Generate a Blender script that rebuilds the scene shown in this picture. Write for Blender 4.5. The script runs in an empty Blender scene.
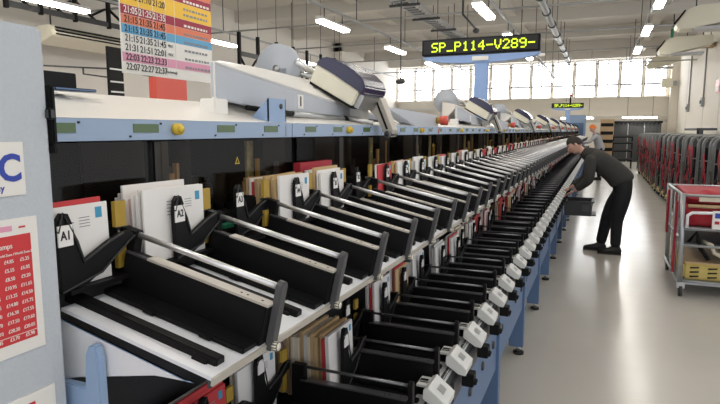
import bpy, bmesh, math, random
from mathutils import Vector, Matrix
random.seed(7)
D = bpy.data
S = bpy.context.scene
col = S.collection
PI = math.pi

# ------------------------------------------------------------------ materials
def mat(name, rgb, rough=.5, metal=0., emis=None, es=0., var=0., scale=20., bump=0., bscale=200., alpha=None, coat=0., spec=.5):
    m = D.materials.new(name); m.use_nodes = True
    nt = m.node_tree; b = nt.nodes['Principled BSDF']
    b.inputs['Base Color'].default_value = (*rgb, 1)
    b.inputs['Roughness'].default_value = rough
    b.inputs['Metallic'].default_value = metal
    b.inputs['Specular IOR Level'].default_value = spec
    if coat: b.inputs['Coat Weight'].default_value = coat
    if emis:
        b.inputs['Emission Color'].default_value = (*emis, 1); b.inputs['Emission Strength'].default_value = es
    tc = nt.nodes.new('ShaderNodeTexCoord')
    n = nt.nodes.new('ShaderNodeTexNoise'); n.inputs['Scale'].default_value = scale; n.inputs['Detail'].default_value = 4
    nt.links.new(tc.outputs['Object'], n.inputs['Vector'])
    v = var if var else .04
    mx = nt.nodes.new('ShaderNodeMix'); mx.data_type = 'RGBA'
    mx.inputs[6].default_value = (*[c*(1-v) for c in rgb], 1); mx.inputs[7].default_value = (*[min(1, c*(1+v)) for c in rgb], 1)
    nt.links.new(n.outputs['Fac'], mx.inputs[0]); nt.links.new(mx.outputs[2], b.inputs['Base Color'])
    if bump:
        n2 = nt.nodes.new('ShaderNodeTexNoise'); n2.inputs['Scale'].default_value = bscale
        nt.links.new(tc.outputs['Object'], n2.inputs['Vector'])
        bp = nt.nodes.new('ShaderNodeBump'); bp.inputs['Strength'].default_value = bump; bp.inputs['Distance'].default_value = .002
        nt.links.new(n2.outputs['Fac'], bp.inputs['Height']); nt.links.new(bp.outputs['Normal'], b.inputs['Normal'])
    if alpha is not None: b.inputs['Alpha'].default_value = alpha
    return m

M = {}
def mk(k, *a, **kw): M[k] = mat(k, *a, **kw)
mk('black', (.006, .006, .0065), .5, var=.15, scale=30, spec=.2)
mk('black_rubber', (.012, .012, .013), .8)
mk('dark_grey', (.05, .052, .055), .45)
mk('arm_grey', (.075, .075, .08), .4)
mk('void', (.015, .015, .017), .7)
mk('chrome', (.82, .82, .83), .36, .9)
mk('steel', (.5, .5, .5), .35, .9)
mk('dark_steel', (.20, .20, .21), .35, .8)
mk('box_grey', (.72, .72, .70), .45)
mk('aluminium', (.55, .53, .50), .4, .7)
mk('rail_beige', (.52, .48, .42), .45, .2)
mk('white_plate', (.78, .79, .82), .32, var=.03)
mk('white_paint', (.80, .79, .77), .4)
mk('cover_white', (.86, .83, .78), .35, var=.03, scale=4)
mk('blue_paint', (.30, .42, .62), .42, var=.03)
mk('beam_blue', (.34, .44, .60), .42, var=.03)
mk('leg_blue', (.10, .17, .31), .45)
mk('sign_blue', (.29, .43, .74), .5)
mk('wedge_grey', (.50, .525, .57), .45, var=.03)
mk('lcd', (.09, .15, .06), .25)
mk('yellow', (.75, .52, .05), .4)
mk('gold', (.42, .27, .035), .55, var=.15)
mk('red_knob', (.72, .10, .07), .4)
mk('cream_plastic', (.80, .76, .62), .4)
mk('navy', (.028, .025, .07), .22, coat=.4)
mk('housing', (.53, .56, .60), .45, var=.05, scale=120, bump=.8, bscale=260)
mk('sign_white', (.82, .79, .74), .5)
mk('logo_blue', (.03, .06, .38), .5)
mk('poster_red', (.62, .035, .04), .5)
mk('poster_orange', (.72, .2, .10), .5)
mk('poster_yellow', (.85, .52, .05), .5)
mk('poster_blue', (.11, .36, .58), .35)
mk('poster_pink', (.74, .33, .46), .5)
mk('poster_maroon', (.33, .02, .05), .5)
mk('ink', (.015, .015, .02), .6)
mk('ink_grey', (.25, .25, .27), .6)
mk('paper', (.83, .80, .77), .75, var=.03)
mk('paper_cream', (.78, .70, .56), .75)
mk('paper_brown', (.60, .42, .22), .75, var=.08)
mk('paper_red', (.55, .045, .05), .7)
mk('paper_pink', (.78, .52, .50), .7)
mk('paper_blue', (.12, .28, .5), .6)
mk('stamp_blue', (.05, .3, .5), .5)
mk('note_yellow', (.85, .82, .25), .7)
mk('green', (.02, .2, .1), .5)
mk('guts', (.75, .58, .36), .6, var=.75, scale=38)
mk('smoke', (.10, .10, .10), .2)
mk('wall_paint', (.82, .77, .68), .7, var=.03, scale=2)
mk('wall_dim', (.74, .71, .66), .8, var=.04, scale=1)
mk('ceiling_paint', (.60, .57, .53), .85, var=.05, scale=.6)
mk('beam_paint', (.62, .59, .54), .8)
mk('galv', (.42, .43, .44), .45, .5)
mk('cage_grey', (.21, .215, .21), .42, .4)
mk('trolley_grey', (.42, .44, .46), .35, .6)
mk('red_fabric', (.42, .02, .035), .65)
mk('strap_red', (.40, .02, .035), .6)
mk('wood', (.55, .38, .22), .6, var=.15)
mk('tray_yellow', (.60, .46, .14), .6, var=.2)
mk('container', (.055, .058, .06), .5)
mk('skin', (.62, .36, .27), .55)
mk('hair', (.025, .017, .013), .7)
mk('jacket', (.036, .034, .031), .85, var=.2, scale=40)
mk('trousers', (.006, .006, .008), .85)
mk('shoe', (.012, .011, .011), .5)
mk('sole', (.10, .09, .08), .7)
mk('shirt_grey', (.42, .42, .44), .8)
mk('hat_orange', (.85, .22, .03), .6)
mk('tote', (.03, .032, .032), .5)
mk('wheel', (.03, .03, .03), .6)
mk('lamp', (1, 1, 1), .5, emis=(1, .96, .88), es=22.)
mk('window_light', (.8, .9, 1), .3, emis=(.97, .98, 1), es=5.)
mk('led_text', (.1, .1, 0), .5, emis=(.62, .85, .02), es=1.6)
mk('warn_yellow', (.7, .5, .03), .5)

def glassy(name, rgb, alpha, rough=.08):
    m = D.materials.new(name); m.use_nodes = True; nt = m.node_tree
    for n in list(nt.nodes): nt.nodes.remove(n)
    o = nt.nodes.new('ShaderNodeOutputMaterial'); mx = nt.nodes.new('ShaderNodeMixShader')
    t = nt.nodes.new('ShaderNodeBsdfTransparent'); t.inputs[0].default_value = (*rgb, 1)
    g = nt.nodes.new('ShaderNodeBsdfGlossy'); g.inputs['Roughness'].default_value = rough
    mx.inputs[0].default_value = alpha
    nt.links.new(t.outputs[0], mx.inputs[1]); nt.links.new(g.outputs[0], mx.inputs[2]); nt.links.new(mx.outputs[0], o.inputs[0])
    M[name] = m
glassy('clear_panel', (.75, .71, .66), .018)

# floor: polished cream-grey screed
fm = mat('floor_screed', (.56, .53, .48), .2, var=.08, scale=1.3, spec=.6)
nt = fm.node_tree; b = nt.nodes['Principled BSDF']
tc = nt.nodes.new('ShaderNodeTexCoord'); n = nt.nodes.new('ShaderNodeTexNoise'); n.inputs['Scale'].default_value = 3.5; n.inputs['Detail'].default_value = 6
nt.links.new(tc.outputs['Object'], n.inputs['Vector'])
mr = nt.nodes.new('ShaderNodeMapRange'); mr.inputs[1].default_value = .3; mr.inputs[2].default_value = .75; mr.inputs[3].default_value = .19; mr.inputs[4].default_value = .25
nt.links.new(n.outputs['Fac'], mr.inputs[0]); nt.links.new(mr.outputs[0], b.inputs['Roughness'])
bp = nt.nodes.new('ShaderNodeBump'); bp.inputs['Strength'].default_value = .12; bp.inputs['Distance'].default_value = .01
n3 = nt.nodes.new('ShaderNodeTexNoise'); n3.inputs['Scale'].default_value = 6
nt.links.new(tc.outputs['Object'], n3.inputs['Vector']); nt.links.new(n3.outputs['Fac'], bp.inputs['Height']); nt.links.new(bp.outputs['Normal'], b.inputs['Normal'])
M['floor'] = fm

# ------------------------------------------------------------------ mesh builder
class MB:
    def __init__(s): s.v = []; s.f = []; s.mi = []; s.mats = []; s.sm = []
    def _m(s, m):
        if m not in s.mats: s.mats.append(m)
        return s.mats.index(m)
    def add(s, vs, fs, m, smooth=False):
        o = len(s.v); s.v += [tuple(v) for v in vs]; k = s._m(m)
        for f in fs: s.f.append([o+i for i in f]); s.mi.append(k); s.sm.append(smooth)
        return s
    def box(s, x0, x1, y0, y1, z0, z1, m):
        vs = [(x, y, z) for x in (x0, x1) for y in (y0, y1) for z in (z0, z1)]
        return s.hexa(vs, m)
    def hexa(s, vs, m):   # order: x0y0z0,x0y0z1,x0y1z0,x0y1z1,x1...
        return s.add(vs, [(0,1,3,2),(4,6,7,5),(0,4,5,1),(2,3,7,6),(0,2,6,4),(1,5,7,3)], m)
    def prism(s, pts, a, b, m, axis='y', smooth=False):
        """polygon extruded: axis y: pts=(x,z); axis x: pts=(y,z); axis z: pts=(x,y)"""
        def P(p, t): return (p[0], t, p[1]) if axis == 'y' else ((t, p[0], p[1]) if axis == 'x' else (p[0], p[1], t))
        n = len(pts); vs = [P(p, a) for p in pts] + [P(p, b) for p in pts]
        fs = [tuple(range(n))[::-1], tuple(range(n, 2*n))]
        for i in range(n): j = (i+1) % n; fs.append((i, j, n+j, n+i))
        return s.add(vs, fs, m)
    def tube(s, path, r, m, seg=8, smooth=True, caps=True):
        path = [Vector(p) for p in path]; n = len(path)
        rs = r if isinstance(r, (list, tuple)) else [r]*n
        vs = []; up = None
        for i, p in enumerate(path):
            d = ((path[min(i+1, n-1)] - p).normalized() + (p - path[max(i-1, 0)]).normalized())
            d = d.normalized() if d.length > 1e-6 else Vector((0,0,1))
            if up is None:
                up = Vector((0,0,1)) if abs(d.z) < .9 else Vector((1,0,0))
            a = d.cross(up).normalized(); c = a.cross(d).normalized(); up = c
            for k in range(seg):
                t = 2*PI*k/seg; vs.append(p + a*math.cos(t)*rs[i] + c*math.sin(t)*rs[i])
        fs = []
        for i in range(n-1):
            for k in range(seg):
                k2 = (k+1) % seg; fs.append((i*seg+k, i*seg+k2, (i+1)*seg+k2, (i+1)*seg+k))
        if caps: fs.append(tuple(range(seg))[::-1]); fs.append(tuple(range((n-1)*seg, n*seg)))
        return s.add(vs, fs, m, smooth)
    def cyl(s, a, b, r, m, seg=16): return s.tube([a, b], r, m, seg)
    def ball(s, c, rx, ry, rz, m, seg=14, rings=9, rot=None):
        vs = []; c = Vector(c)
        for i in range(rings+1):
            t = PI*i/rings
            for k in range(seg):
                p = 2*PI*k/seg; q = Vector((rx*math.sin(t)*math.cos(p), ry*math.sin(t)*math.sin(p), rz*math.cos(t)))
                if rot: q = rot @ q
                vs.append(c+q)
        fs = [(i*seg+k, (i+1)*seg+k, (i+1)*seg+(k+1) % seg, i*seg+(k+1) % seg) for i in range(rings) for k in range(seg)]
        return s.add(vs, fs, m, True)
    def mesh(s, name, bev=0., bseg=2):
        me = D.meshes.new(name); me.from_pydata(s.v, [], s.f)
        for m in s.mats: me.materials.append(M[m])
        me.polygons.foreach_set('material_index', s.mi)
        me.polygons.foreach_set('use_smooth', s.sm)
        bm = bmesh.new(); bm.from_mesh(me)
        bmesh.ops.recalc_face_normals(bm, faces=bm.faces)
        if bev:
            es = [e for e in bm.edges if len(e.link_faces) == 2 and e.calc_face_angle(0) > .6]
            bmesh.ops.bevel(bm, geom=es, offset=bev, segments=bseg, affect='EDGES', clamp_overlap=True)
        bm.to_mesh(me); bm.free(); me.update()
        return me
    def obj(s, name, parent=None, bev=0., loc=None):
        return link(name, s.mesh(name, bev), parent, loc)

def link(name, data, parent=None, loc=None):
    o = D.objects.new(name, data); col.objects.link(o)
    if parent is not None: o.parent = parent
    if loc is not None: o.location = loc
    return o
def tag(o, label, cat, group=None, kind=None):
    o['label'] = label; o['category'] = cat
    if group: o['group'] = group
    if kind: o['kind'] = kind
    return o
def empty(name, loc, label, cat, group=None, rz=0.):
    o = link(name, None, None, loc); o.rotation_euler.z = rz; o.empty_display_size = .1
    return tag(o, label, cat, group)
def struct(name, mb, parent=None, **k):
    o = mb.obj(name, parent, **k)
    if parent is None: o['kind'] = 'structure'
    return o
def dup(root, loc, label=None, group=None):
    r = root.copy(); col.objects.link(r); r.location = loc
    if label: r['label'] = label
    if group: r['group'] = group
    for ch in root.children:
        c = ch.copy(); col.objects.link(c); c.parent = r
        for g in ch.children:
            d = g.copy(); col.objects.link(d); d.parent = c
    return r
_tcache = {}
def text_mesh(s, size, m, ext=.0006, align='CENTER', sx=1., bold=0.):
    key = (s, size, m, align, sx, bold)
    if key in _tcache: return _tcache[key]
    cu = D.curves.new('t', 'FONT'); cu.body = s; cu.size = size; cu.extrude = ext; cu.align_x = align; cu.align_y = 'CENTER'
    cu.offset = bold; cu.resolution_u = 3
    cu.materials.append(M[m])
    o = D.objects.new('t', cu); col.objects.link(o)
    bpy.context.view_layer.update()
    me = D.meshes.new_from_object(o.evaluated_get(bpy.context.evaluated_depsgraph_get()))
    me.transform(Matrix.Diagonal((sx, 1, 1, 1)))
    D.objects.remove(o); me.name = 'lettering'
    _tcache[key] = me
    return me
def basis(right, up, at):
    r = Vector(right).normalized(); u = Vector(up).normalized(); n = r.cross(u)
    m = Matrix((( r.x, u.x, n.x, at[0]), (r.y, u.y, n.y, at[1]), (r.z, u.z, n.z, at[2]), (0,0,0,1)))
    return m
def text(name, s, size, m, right, up, at, parent, **k):
    me = text_mesh(s, size, m, **k)
    o = link(name, me, parent); o.matrix_basis = basis(right, up, at)
    return o
def merged_text(name, items, parent):
    """items: (string,size,mat,right,up,at,kwargs) -> one mesh"""
    mb = MB()
    for s, size, m, r, u, at, k in items:
        me = text_mesh(s, size, m, **k); B = basis(r, u, at)
        mb.add([B @ v.co for v in me.vertices], [tuple(p.vertices) for p in me.polygons], m)
    return mb.obj(name, parent)
def R(d): return math.radians(d)

# ================================================================== SETTING
XL, XR, YB, HC = -13., 3.95, 37., 6.2
struct('floor', MB().box(XL-.3, XR+6, -6, YB+.3, -.2, 0, 'floor'))
c = MB().box(XL-.3, XR+6, -6, YB+.3, HC, HC+.2, 'ceiling_paint'); struct('ceiling', c)
# left wall with a ledge band
w = MB().box(XL-.3, XL, -6, YB, 0, HC, 'wall_dim')
struct('wall_left', w)
# right wall: plain panels
w = MB().box(XR, XR+.3, 23, YB, 0, HC, 'wall_paint')
for y in (24.2, 27.65, 32.8): w.box(XR-.012, XR, y, y+.05, 0, HC, 'wall_dim')
struct('wall_right', w)
# back wall: below, above the window band, piers
wb = MB().box(XL, XR, YB, YB+.3, 0, 3.66, 'wall_paint').box(XL, XR, YB, YB+.3, 5.85, HC, 'wall_dim')
for z, d in ((2.55, .22), (3.05, .12), (3.6, .3)): wb.box(XL, XR, YB-d, YB, z, z+.1, 'wall_paint')
wb.box(XL, XR, YB-.1, YB, 2.2, 2.35, 'beam_paint')
nwin = 13; x0 = XL+.05; pitch = (3.45-x0)/nwin
edges = []
for i in range(nwin):
    a = x0+i*pitch; edges.append((a+.03, a+pitch-.03))
for i in range(nwin+1):
    a = x0+i*pitch; wdt = .1 if i not in (0, 4, 8, 13) else .22
    wb.box(a-wdt/2, a+wdt/2, YB-.02, YB+.3, 3.66, 5.85, 'wall_paint')
wb.box(3.4, XR, YB-.05, YB+.3, 3.66, 5.85, 'wall_paint')
struct('wall_back', wb)
for i in range(nwin):
    a = x0+i*pitch; p = link('window_%d' % (i+1), None, None, (a+pitch/2, YB+.1, 3.66)); p['kind'] = 'structure'
    h = pitch/2-.04
    f = MB()
    f.box(-h, -h+.06, -.05, .03, 0, 2.19, 'dark_grey').box(h-.06, h, -.05, .03, 0, 2.19, 'dark_grey')
    f.box(-h, h, -.03, .03, 0, .05, 'galv').box(-h, h, -.03, .03, 2.14, 2.19, 'galv').box(-h, h, -.05, .035, .70, .79, 'dark_grey')
    if i % 3 == 1: f.box(-.03, .03, -.03, .03, .79, 2.15, 'dark_grey')
    f.obj('window_frame', p)
    MB().box(-h+.02, h-.02, .005, .015, .02, 2.17, 'window_light').obj('window_pane', p)
# white pier beside the right wall and downstand beams
struct('trim_1', MB().box(3.55, XR, YB-.7, YB-.1, 0, HC, 'wall_paint'))
n = 2
for y in (5.5, 9.8, 14.1, 18.4, 22.7, 27., 31.3, 35.4):
    struct('trim_%d' % n, MB().box(XL, XR+6, y, y+.45, HC-.42, HC, 'beam_paint')); n += 1
for x in (-8.2, -3.5, 1.7):
    struct('trim_%d' % n, MB().box(x, x+.35, -6, YB, HC-.16, HC, 'beam_paint')); n += 1
# square column on the left side and pale low partition
struct('trim_%d' % n, MB().box(XL, XL+.5, 27, 27.5, 0, HC, 'wall_dim')); n += 1

# ---------------- fluorescent lights on conduits
rows = [(-10.3, 4.25, (4.6, 8.45, 13.8, 18.9, 24), 'far wall row'), (-6.05, 4.22, (4.6, 8.5, 12.6, 17.1, 21.4, 26, 31), 'row over the machine back'),
        (-2.34, 4.17, (0., 4., 8., 12.1, 15.9, 19.8, 24, 29), 'row above the machine'), (1.12, 4.6, (-1, 3, 7., 10.8, 14.6, 18.8, 23.1, 28), 'row above the aisle')]  # lights over and behind the camera are unseen, added to light the near area
light0 = None
ordinal = ['first', 'second', 'third', 'fourth', 'fifth', 'sixth', 'seventh', 'eighth', 'ninth', 'tenth', 'eleventh', 'twelfth', 'thirteenth', 'fourteenth', 'fifteenth',
           'sixteenth', 'seventeenth', 'eighteenth', 'nineteenth', 'twentieth', 'twenty-first', 'twenty-second', 'twenty-third', 'twenty-fourth', 'twenty-fifth', 'twenty-sixth', 'twenty-seventh']
rowname = ['by the far side wall', 'behind the sorting machine', 'above the sorting machine', 'above the aisle']
for ri, (x, h, ys, _) in enumerate(rows):
    for yi, y in enumerate(ys):
        lab = 'white fluorescent ceiling light hanging %s, %s along its conduit' % (rowname[ri], ordinal[yi])
        if light0 is None:
            light0 = empty('fluorescent_light', (x, y, h), lab, 'ceiling light', 'fluorescent lights')
            MB().prism([(-.11, 0), (.11, 0), (.07, .07), (-.07, .07)], -.76, .76, 'white_paint', 'y').obj('light_housing', light0)
            MB().prism([(-.10, -.002), (-.085, -.06), (.085, -.06), (.10, -.002)], -.74, .74, 'lamp', 'y').obj('diffuser', light0)
            MB().cyl((0, -.5, .07), (0, -.5, .3), .012, 'dark_grey', 6).cyl((0, .5, .07), (0, .5, .3), .012, 'dark_grey', 6).obj('hanger', light0)
        else: dup(light0, (x, y, h), lab)
    y1 = YB if ri else 27
    mb = MB().box(x-.03, x+.03, -2, YB-1, h+.3, h+.35, 'galv')
    c = mb.obj('lighting_conduit'); tag(c, 'long grey steel conduit carrying the lights %s' % rowname[ri], 'conduit')
    rb = MB()
    for y in range(2, 36, 4): rb.cyl((x, y, h+.35), (x, y, HC), .013, 'dark_grey', 6)
    rb.obj('hanging_rod', c)
# two low lights at the far end
lo = MB().box(-.85, .85, -.06, .06, 0, .05, 'white_paint')
for xx, lb in ((-1.2, 'white strip light hung low over the far blue cabinet'), (1.9, 'white strip light hung low over the dark corrugated container')):
    p = empty('strip_light', (xx, 33.4, 2.42), lb, 'ceiling light', 'low strip lights at the far end')
    if xx < 0: a0 = lo.mesh('light_housing'); b0 = MB().box(-.82, .82, -.05, .05, -.07, 0, 'lamp').mesh('diffuser'); c0 = MB().cyl((-.6, 0, .05), (-.6, 0, 3.7), .01, 'dark_grey', 6).cyl((.6, 0, .05), (.6, 0, 3.7), .01, 'dark_grey', 6).mesh('hanger')
    link('light_housing', a0, p); link('diffuser', b0, p); link('hanger', c0, p)

# ---------------- cable tray, duct, cross conduits
p = empty('cable_tray', (-4.9, 8, 5.), 'dark ladder cable tray hung diagonally under the ceiling', 'cable tray')
mb = MB().box(-.25, -.22, 0, 13, 0, .1, 'galv').box(.22, .25, 0, 13, 0, .1, 'galv').box(-.2, .05, 0, 13, .02, .06, 'dark_grey')
for i in range(44): mb.box(-.22, .22, i*.3, i*.3+.04, 0, .02, 'galv')
mb.obj('tray', p)
mb = MB()
for i in range(7): mb.box(-.42, .42, .5+i*2, .56+i*2, -.06, 0, 'dark_grey').cyl((-.35, .53+i*2, 0), (-.35, .53+i*2, 1.15), .012, 'dark_grey', 6).cyl((.35, .53+i*2, 0), (.35, .53+i*2, 1.15), .012, 'dark_grey', 6); mb.obj('support_bracket', p); mb = MB()
p = empty('ceiling_duct', (-1.55, 10, 5.), 'grey ribbed round duct running under the ceiling toward the windows', 'duct')
MB().cyl((0, 0, 0), (0, 20, 0), .09, 'galv', 14).obj('pipe', p)
mb = MB()
for i in range(10): mb.cyl((0, 1+i*2, 0), (0, 1.12+i*2, 0), .125, 'dark_grey', 14).cyl((0, 1.05+i*2, .1), (0, 1.05+i*2, 1.15), .012, 'dark_grey', 6); mb.obj('clamp', p); mb = MB()
for i, (y, h) in enumerate(((11.6, 4.9), (16.2, 5.0), (20.6, 5.0), (25.5, 5.0), (30., 4.9))):
    o = MB().cyl((-12.9, y, h), (3.9 if y > 23 else 6, y, h), .028, 'galv', 8).obj('cross_conduit')
    tag(o, 'thin grey pipe crossing the hall under the ceiling, %s from the camera' % ordinal[i], 'pipe', 'pipes crossing the ceiling')
o = MB().tube([(-3.5, 15.2, 6.1), (-3.5, 15.2, 4.75), (-3.2, 15.5, 4.4)], .03, 'dark_grey').ball((-3.2, 15.5, 4.35), .09, .09, .07, 'dark_grey').obj('ceiling_camera')
tag(o, 'small dark fitting hanging on a pole under the ceiling', 'camera')
o = MB().tube([(-3.3, 9.6, 6.), (-3.3, 9.6, 3.15)], .012, 'dark_grey', 6).ball((-3.3, 9.6, 2.55), .09, .09, .05, 'dark_grey').cyl((-3.3, 9.6, 3.2), (-3.3, 9.6, 2.55), .01, 'dark_grey', 6).obj('hanging_sensor')
tag(o, 'small dark dome hanging on a thin rod below the sign', 'sensor')

# ---------------- steel rack silhouettes on the left
def rack(name, x, ys, h0, h1, label):
    p = empty(name, (x, ys[0], 0), label, 'rack')
    for i, y in enumerate(ys):
        MB().box(-.04, .04, y-ys[0]-.04, y-ys[0]+.04, h0, h1, 'black').cyl((0, y-ys[0], h1), (0, y-ys[0], HC), .008, 'dark_grey', 6).obj('post', p)
    L = ys[-1]-ys[0]
    for z in ((h1-.55, h1-1.25) if h0 < 4 else (h1-.15, h1-.75)):
        MB().box(-.03, .03, 0, L, z-.06, z+.06, 'dark_grey').obj('rail', p)
    mb = MB()
    for i in range(len(ys)-1):
        a, b = ys[i]-ys[0], ys[i+1]-ys[0]
        k_ = 1. if h0 < 4 else .6; mb.tube([(0, a, h1-.6*k_), (0, (a+b)/2+.15, h1-1.25*k_)], .035, 'black', 6).tube([(0, b-.1, h1-.65*k_), (0, (a+b)/2, h1-1.*k_)], .03, 'black', 6)
    mb.obj('diagonal_brace', p)
    return p
rack('steel_rack', -9., [12.9, 13.8, 14.8, 15.8, 16.7, 17.7, 18.8], 3.2, 4.3, 'black steel rack frame with diagonal braces behind the timetable board')
rack('steel_rack', -11.6, [8.3, 9.1, 10., 11., 12.], 4.25, 5.1, 'black steel rack frame above the heating unit')

# left air heater
p = empty('wall_heater', (-11.9, 9.25, 3.66), 'long cream wall heater with black louvres hung behind the grey housing', 'heater')
MB().prism([(-.2, .40), (.32, .42), (.42, .3), (.42, .18), (-.05, 0), (-.2, .05)], 0, 3.4, 'cream_plastic', 'y').obj('casing', p, bev=.02)
mb = MB()
for z in (.36, .29, .22): mb.prism([(.40, z+.03), (.45, z), (.45, z-.025), (.40, z)], .1, 3.3, 'black', 'y')
mb.obj('louvre', p)
MB().cyl((-.1, .4, .36), (-.1, .4, 2.3), .02, 'dark_grey', 6).cyl((-.1, 3, .36), (-.1, 3, 2.3), .02, 'dark_grey', 6).obj('hanger', p)
p = empty('wall_shelving', (-9.06, 8.52, 0), 'tall narrow black rack with white shelf edges behind the timetable board', 'rack')
MB().box(-.05, .0, 0, .38, 0, 3.35, 'black').obj('carcass', p)
for z in (2.45, 2.65, 2.9):
    MB().box(0, .02, .03, .36, z, z+.03, 'white_paint').obj('shelf_edge', p)
o = MB().box(-9.2, -9., 9.75, 10.75, 0.0, 2.86, 'red_knob').obj('red_cabinet'); tag(o, 'tall bright red cabinet behind the timetable board', 'cabinet')
o = MB().tube([(-11, 7.5, 3.0), (-10, 9.6, 3.05), (-9.6, 10.8, 2.9)], .02, 'dark_grey', 6).tube([(-10.3, 9., 3.05), (-10.3, 9., 2.9), (-10.1, 9.6, 2.86)], .02, 'dark_grey', 6).obj('hanging_pipe')
tag(o, 'thin dark pipe crossing the pale wall under the heater', 'pipe')

# ---------------- right side air conditioners
def ac(x0, x1, y, h, lab):
    W = x1-x0
    p = empty('air_conditioner', (x0, y, h), lab, 'air conditioner', 'ceiling air conditioners')
    MB().prism([(0, .12), (.28, .52), (.55, .62), (W, .62), (W, .3), (.35, .0), (.1, .02)], 0, .75, 'cream_plastic', 'y').obj('casing', p, bev=.03)
    mb = MB(); mb.prism([(-.02, .14), (.24, .5), (.21, .53), (-.05, .17)], .08, .68, 'black', 'y'); mb.obj('air_outlet', p)
    MB().box(.45, W-.25, .1, .65, -.02, .06, 'steel').obj('intake_grille', p)
    MB().cyl((.5, .3, .6), (.5, .3, HC-h), .02, 'dark_grey', 6).cyl((W-.3, .3, .6), (W-.3, .3, HC-h), .02, 'dark_grey', 6).obj('hanger', p)
ac(1.77, 3.7, 18., 4.45, 'cream ceiling air conditioner, biggest in the picture, above the aisle edge')
ac(1.83, 3.6, 24., 4.5, 'cream ceiling air conditioner between the biggest and the smallest one')
ac(1.93, 3.4, 31.6, 4.75, 'cream ceiling air conditioner smallest of the three, before the windows')
p = empty('pipe_shelf', (2.75, 25.5, 4.9), 'wooden board shelf hung under the ceiling beside the air conditioners', 'shelf')
MB().box(0, 1.15, 0, .6, 0, .1, 'wood').obj('board', p); MB().box(0, 1.2, -.02, 0, .1, .16, 'galv').cyl((.2, .2, .1), (.2, .2, 1.3), .015, 'dark_grey', 6).cyl((1., .2, .1), (1., .2, 1.3), .015, 'dark_grey', 6).obj('hanger', p)
o = MB().tube([(2.1, 22.3, 4.85), (2.1, 22.3, 5.1), (2.25, 22.3, 5.15), (3.93, 23.4, 5.2)], .05, 'green', 8).obj('green_pipe'); tag(o, 'dark green pipe above the middle air conditioner', 'pipe')
for i, (y, z) in enumerate(((31.8, 2.6), (27.6, 2.7))):
    p = empty('switch_box', (XR-.06, y, z), 'small grey switch box on the white right wall, %s' % ('beside the far pier' if i == 0 else 'closer to the cages'), 'switch box', 'switch boxes on the wall')
    MB().box(-.06, .05, -.2, .2, 0, .38, 'galv').obj('box', p, bev=.01)
    MB().box(-.09, -.06, -.1, .1, .12, .26, 'dark_grey').obj('cover', p)
    MB().cyl((.03, 0, .38), (.03, 0, 2.8), .03, 'galv', 8).obj('conduit', p)
p = empty('wall_notice', (XR-.03, 24.6, 3.1), 'red and white notice on the right wall above the cages', 'notice')
MB().box(0, .02, -.35, .35, 0, .45, 'red_knob').obj('sheet', p); MB().box(-.01, 0, -.28, .28, .05, .2, 'sign_white').obj('caption_patch', p)
p = empty('junction_box', (XR-.35, 36.15, 4.1), 'cream equipment box high on the pier by the window', 'box')
MB().box(-.55, .0, -.2, .15, 0, .5, 'cream_plastic').obj('box', p, bev=.02); MB().box(0, .2, -.1, .1, .1, .35, 'galv').obj('bracket', p)

# ---------------- far end furniture
p = empty('corrugated_container', (.6, 34, 0), 'dark grey corrugated container with black top row at the far end', 'container')
pts = [(0, .0)]
for i in range(24):
    x = i*.1; pts += [(x, 0.0 if i % 2 else .05), (x+.1, 0.0 if i % 2 else .05)]
pts += [(2.4, .6), (0, .6)]
MB().prism(pts, 0, 2.1, 'container', 'z').obj('corrugated_side', p)
mb = MB().box(-.03, 2.45, -.08, .6, 2.1, 2.22, 'black')
for i in range(12): mb.box(i*.2, i*.2+.1, -.12, -.08, 2.04, 2.2, 'black')
mb.obj('top_rail', p)
MB().box(.78, .82, -.03, 0, 0, 2.1, 'galv').box(1.58, 1.62, -.03, 0, 0, 2.1, 'galv').obj('door_bar', p)
p = empty('shelf_trolley', (.56, 28, 0), 'black open shelf trolley on castors by the dark container', 'trolley')
for x in (0, .78):
    for y in (0, .5): MB().box(x, x+.04, y, y+.04, .1, 1.42, 'black').obj('post', p)
for z in (.35, .75, 1.1, 1.38): MB().box(0, .82, 0, .54, z, z+.05, 'black').box(0, .82, -.01, .01, z+.05, z+.12, 'dark_grey').obj('shelf', p)
for x in (.02, .8):
    for y in (.02, .52): MB().cyl((x-.02, y, .055), (x+.02, y, .055), .055, 'wheel', 10).obj('castor', p)
p = empty('letter_rack', (.0, 30.2, 0), 'wooden pigeonhole rack behind the man in grey shirt', 'rack')
MB().box(0, .62, 0, .4, 0, 2.25, 'wood').obj('carcass', p)
mb = MB()
for z in (.3, .7, 1.1, 1.5, 1.9): mb.box(.03, .59, -.02, 0, z, z+.16, 'black')
mb.obj('slot', p)
p = empty('blue_cabinet', (-1.5, 31.6, 0), 'pale blue machine cabinet under the far LED sign', 'cabinet')
MB().box(0, .8, 0, .8, 0, 2.5, 'blue_paint').obj('body', p, bev=.02); MB().box(.1, .7, -.03, 0, .6, 2.1, 'leg_blue').obj('door_panel', p); MB().box(.15, .45, -.05, -.03, 1.55, 1.95, 'black').obj('screen', p)
# shelf box at left end of back wall
p = empty('partition_office', (-12.6, 33, 0), 'cream partition office against the far wall beneath the windows', 'partition')
MB().box(0, 4.2, 0, 3.5, 0, 2.9, 'wall_paint').obj('wall_panel', p); MB().box(-.05, 4.3, -.1, 3.6, 2.9, 3.02, 'white_paint').obj('roof_edge', p)
MB().box(.4, 1.2, -.03, 0, 1.1, 2.2, 'smoke').box(2., 2.8, -.03, 0, 1.1, 2.2, 'smoke').obj('glazed_hatch', p)

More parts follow.
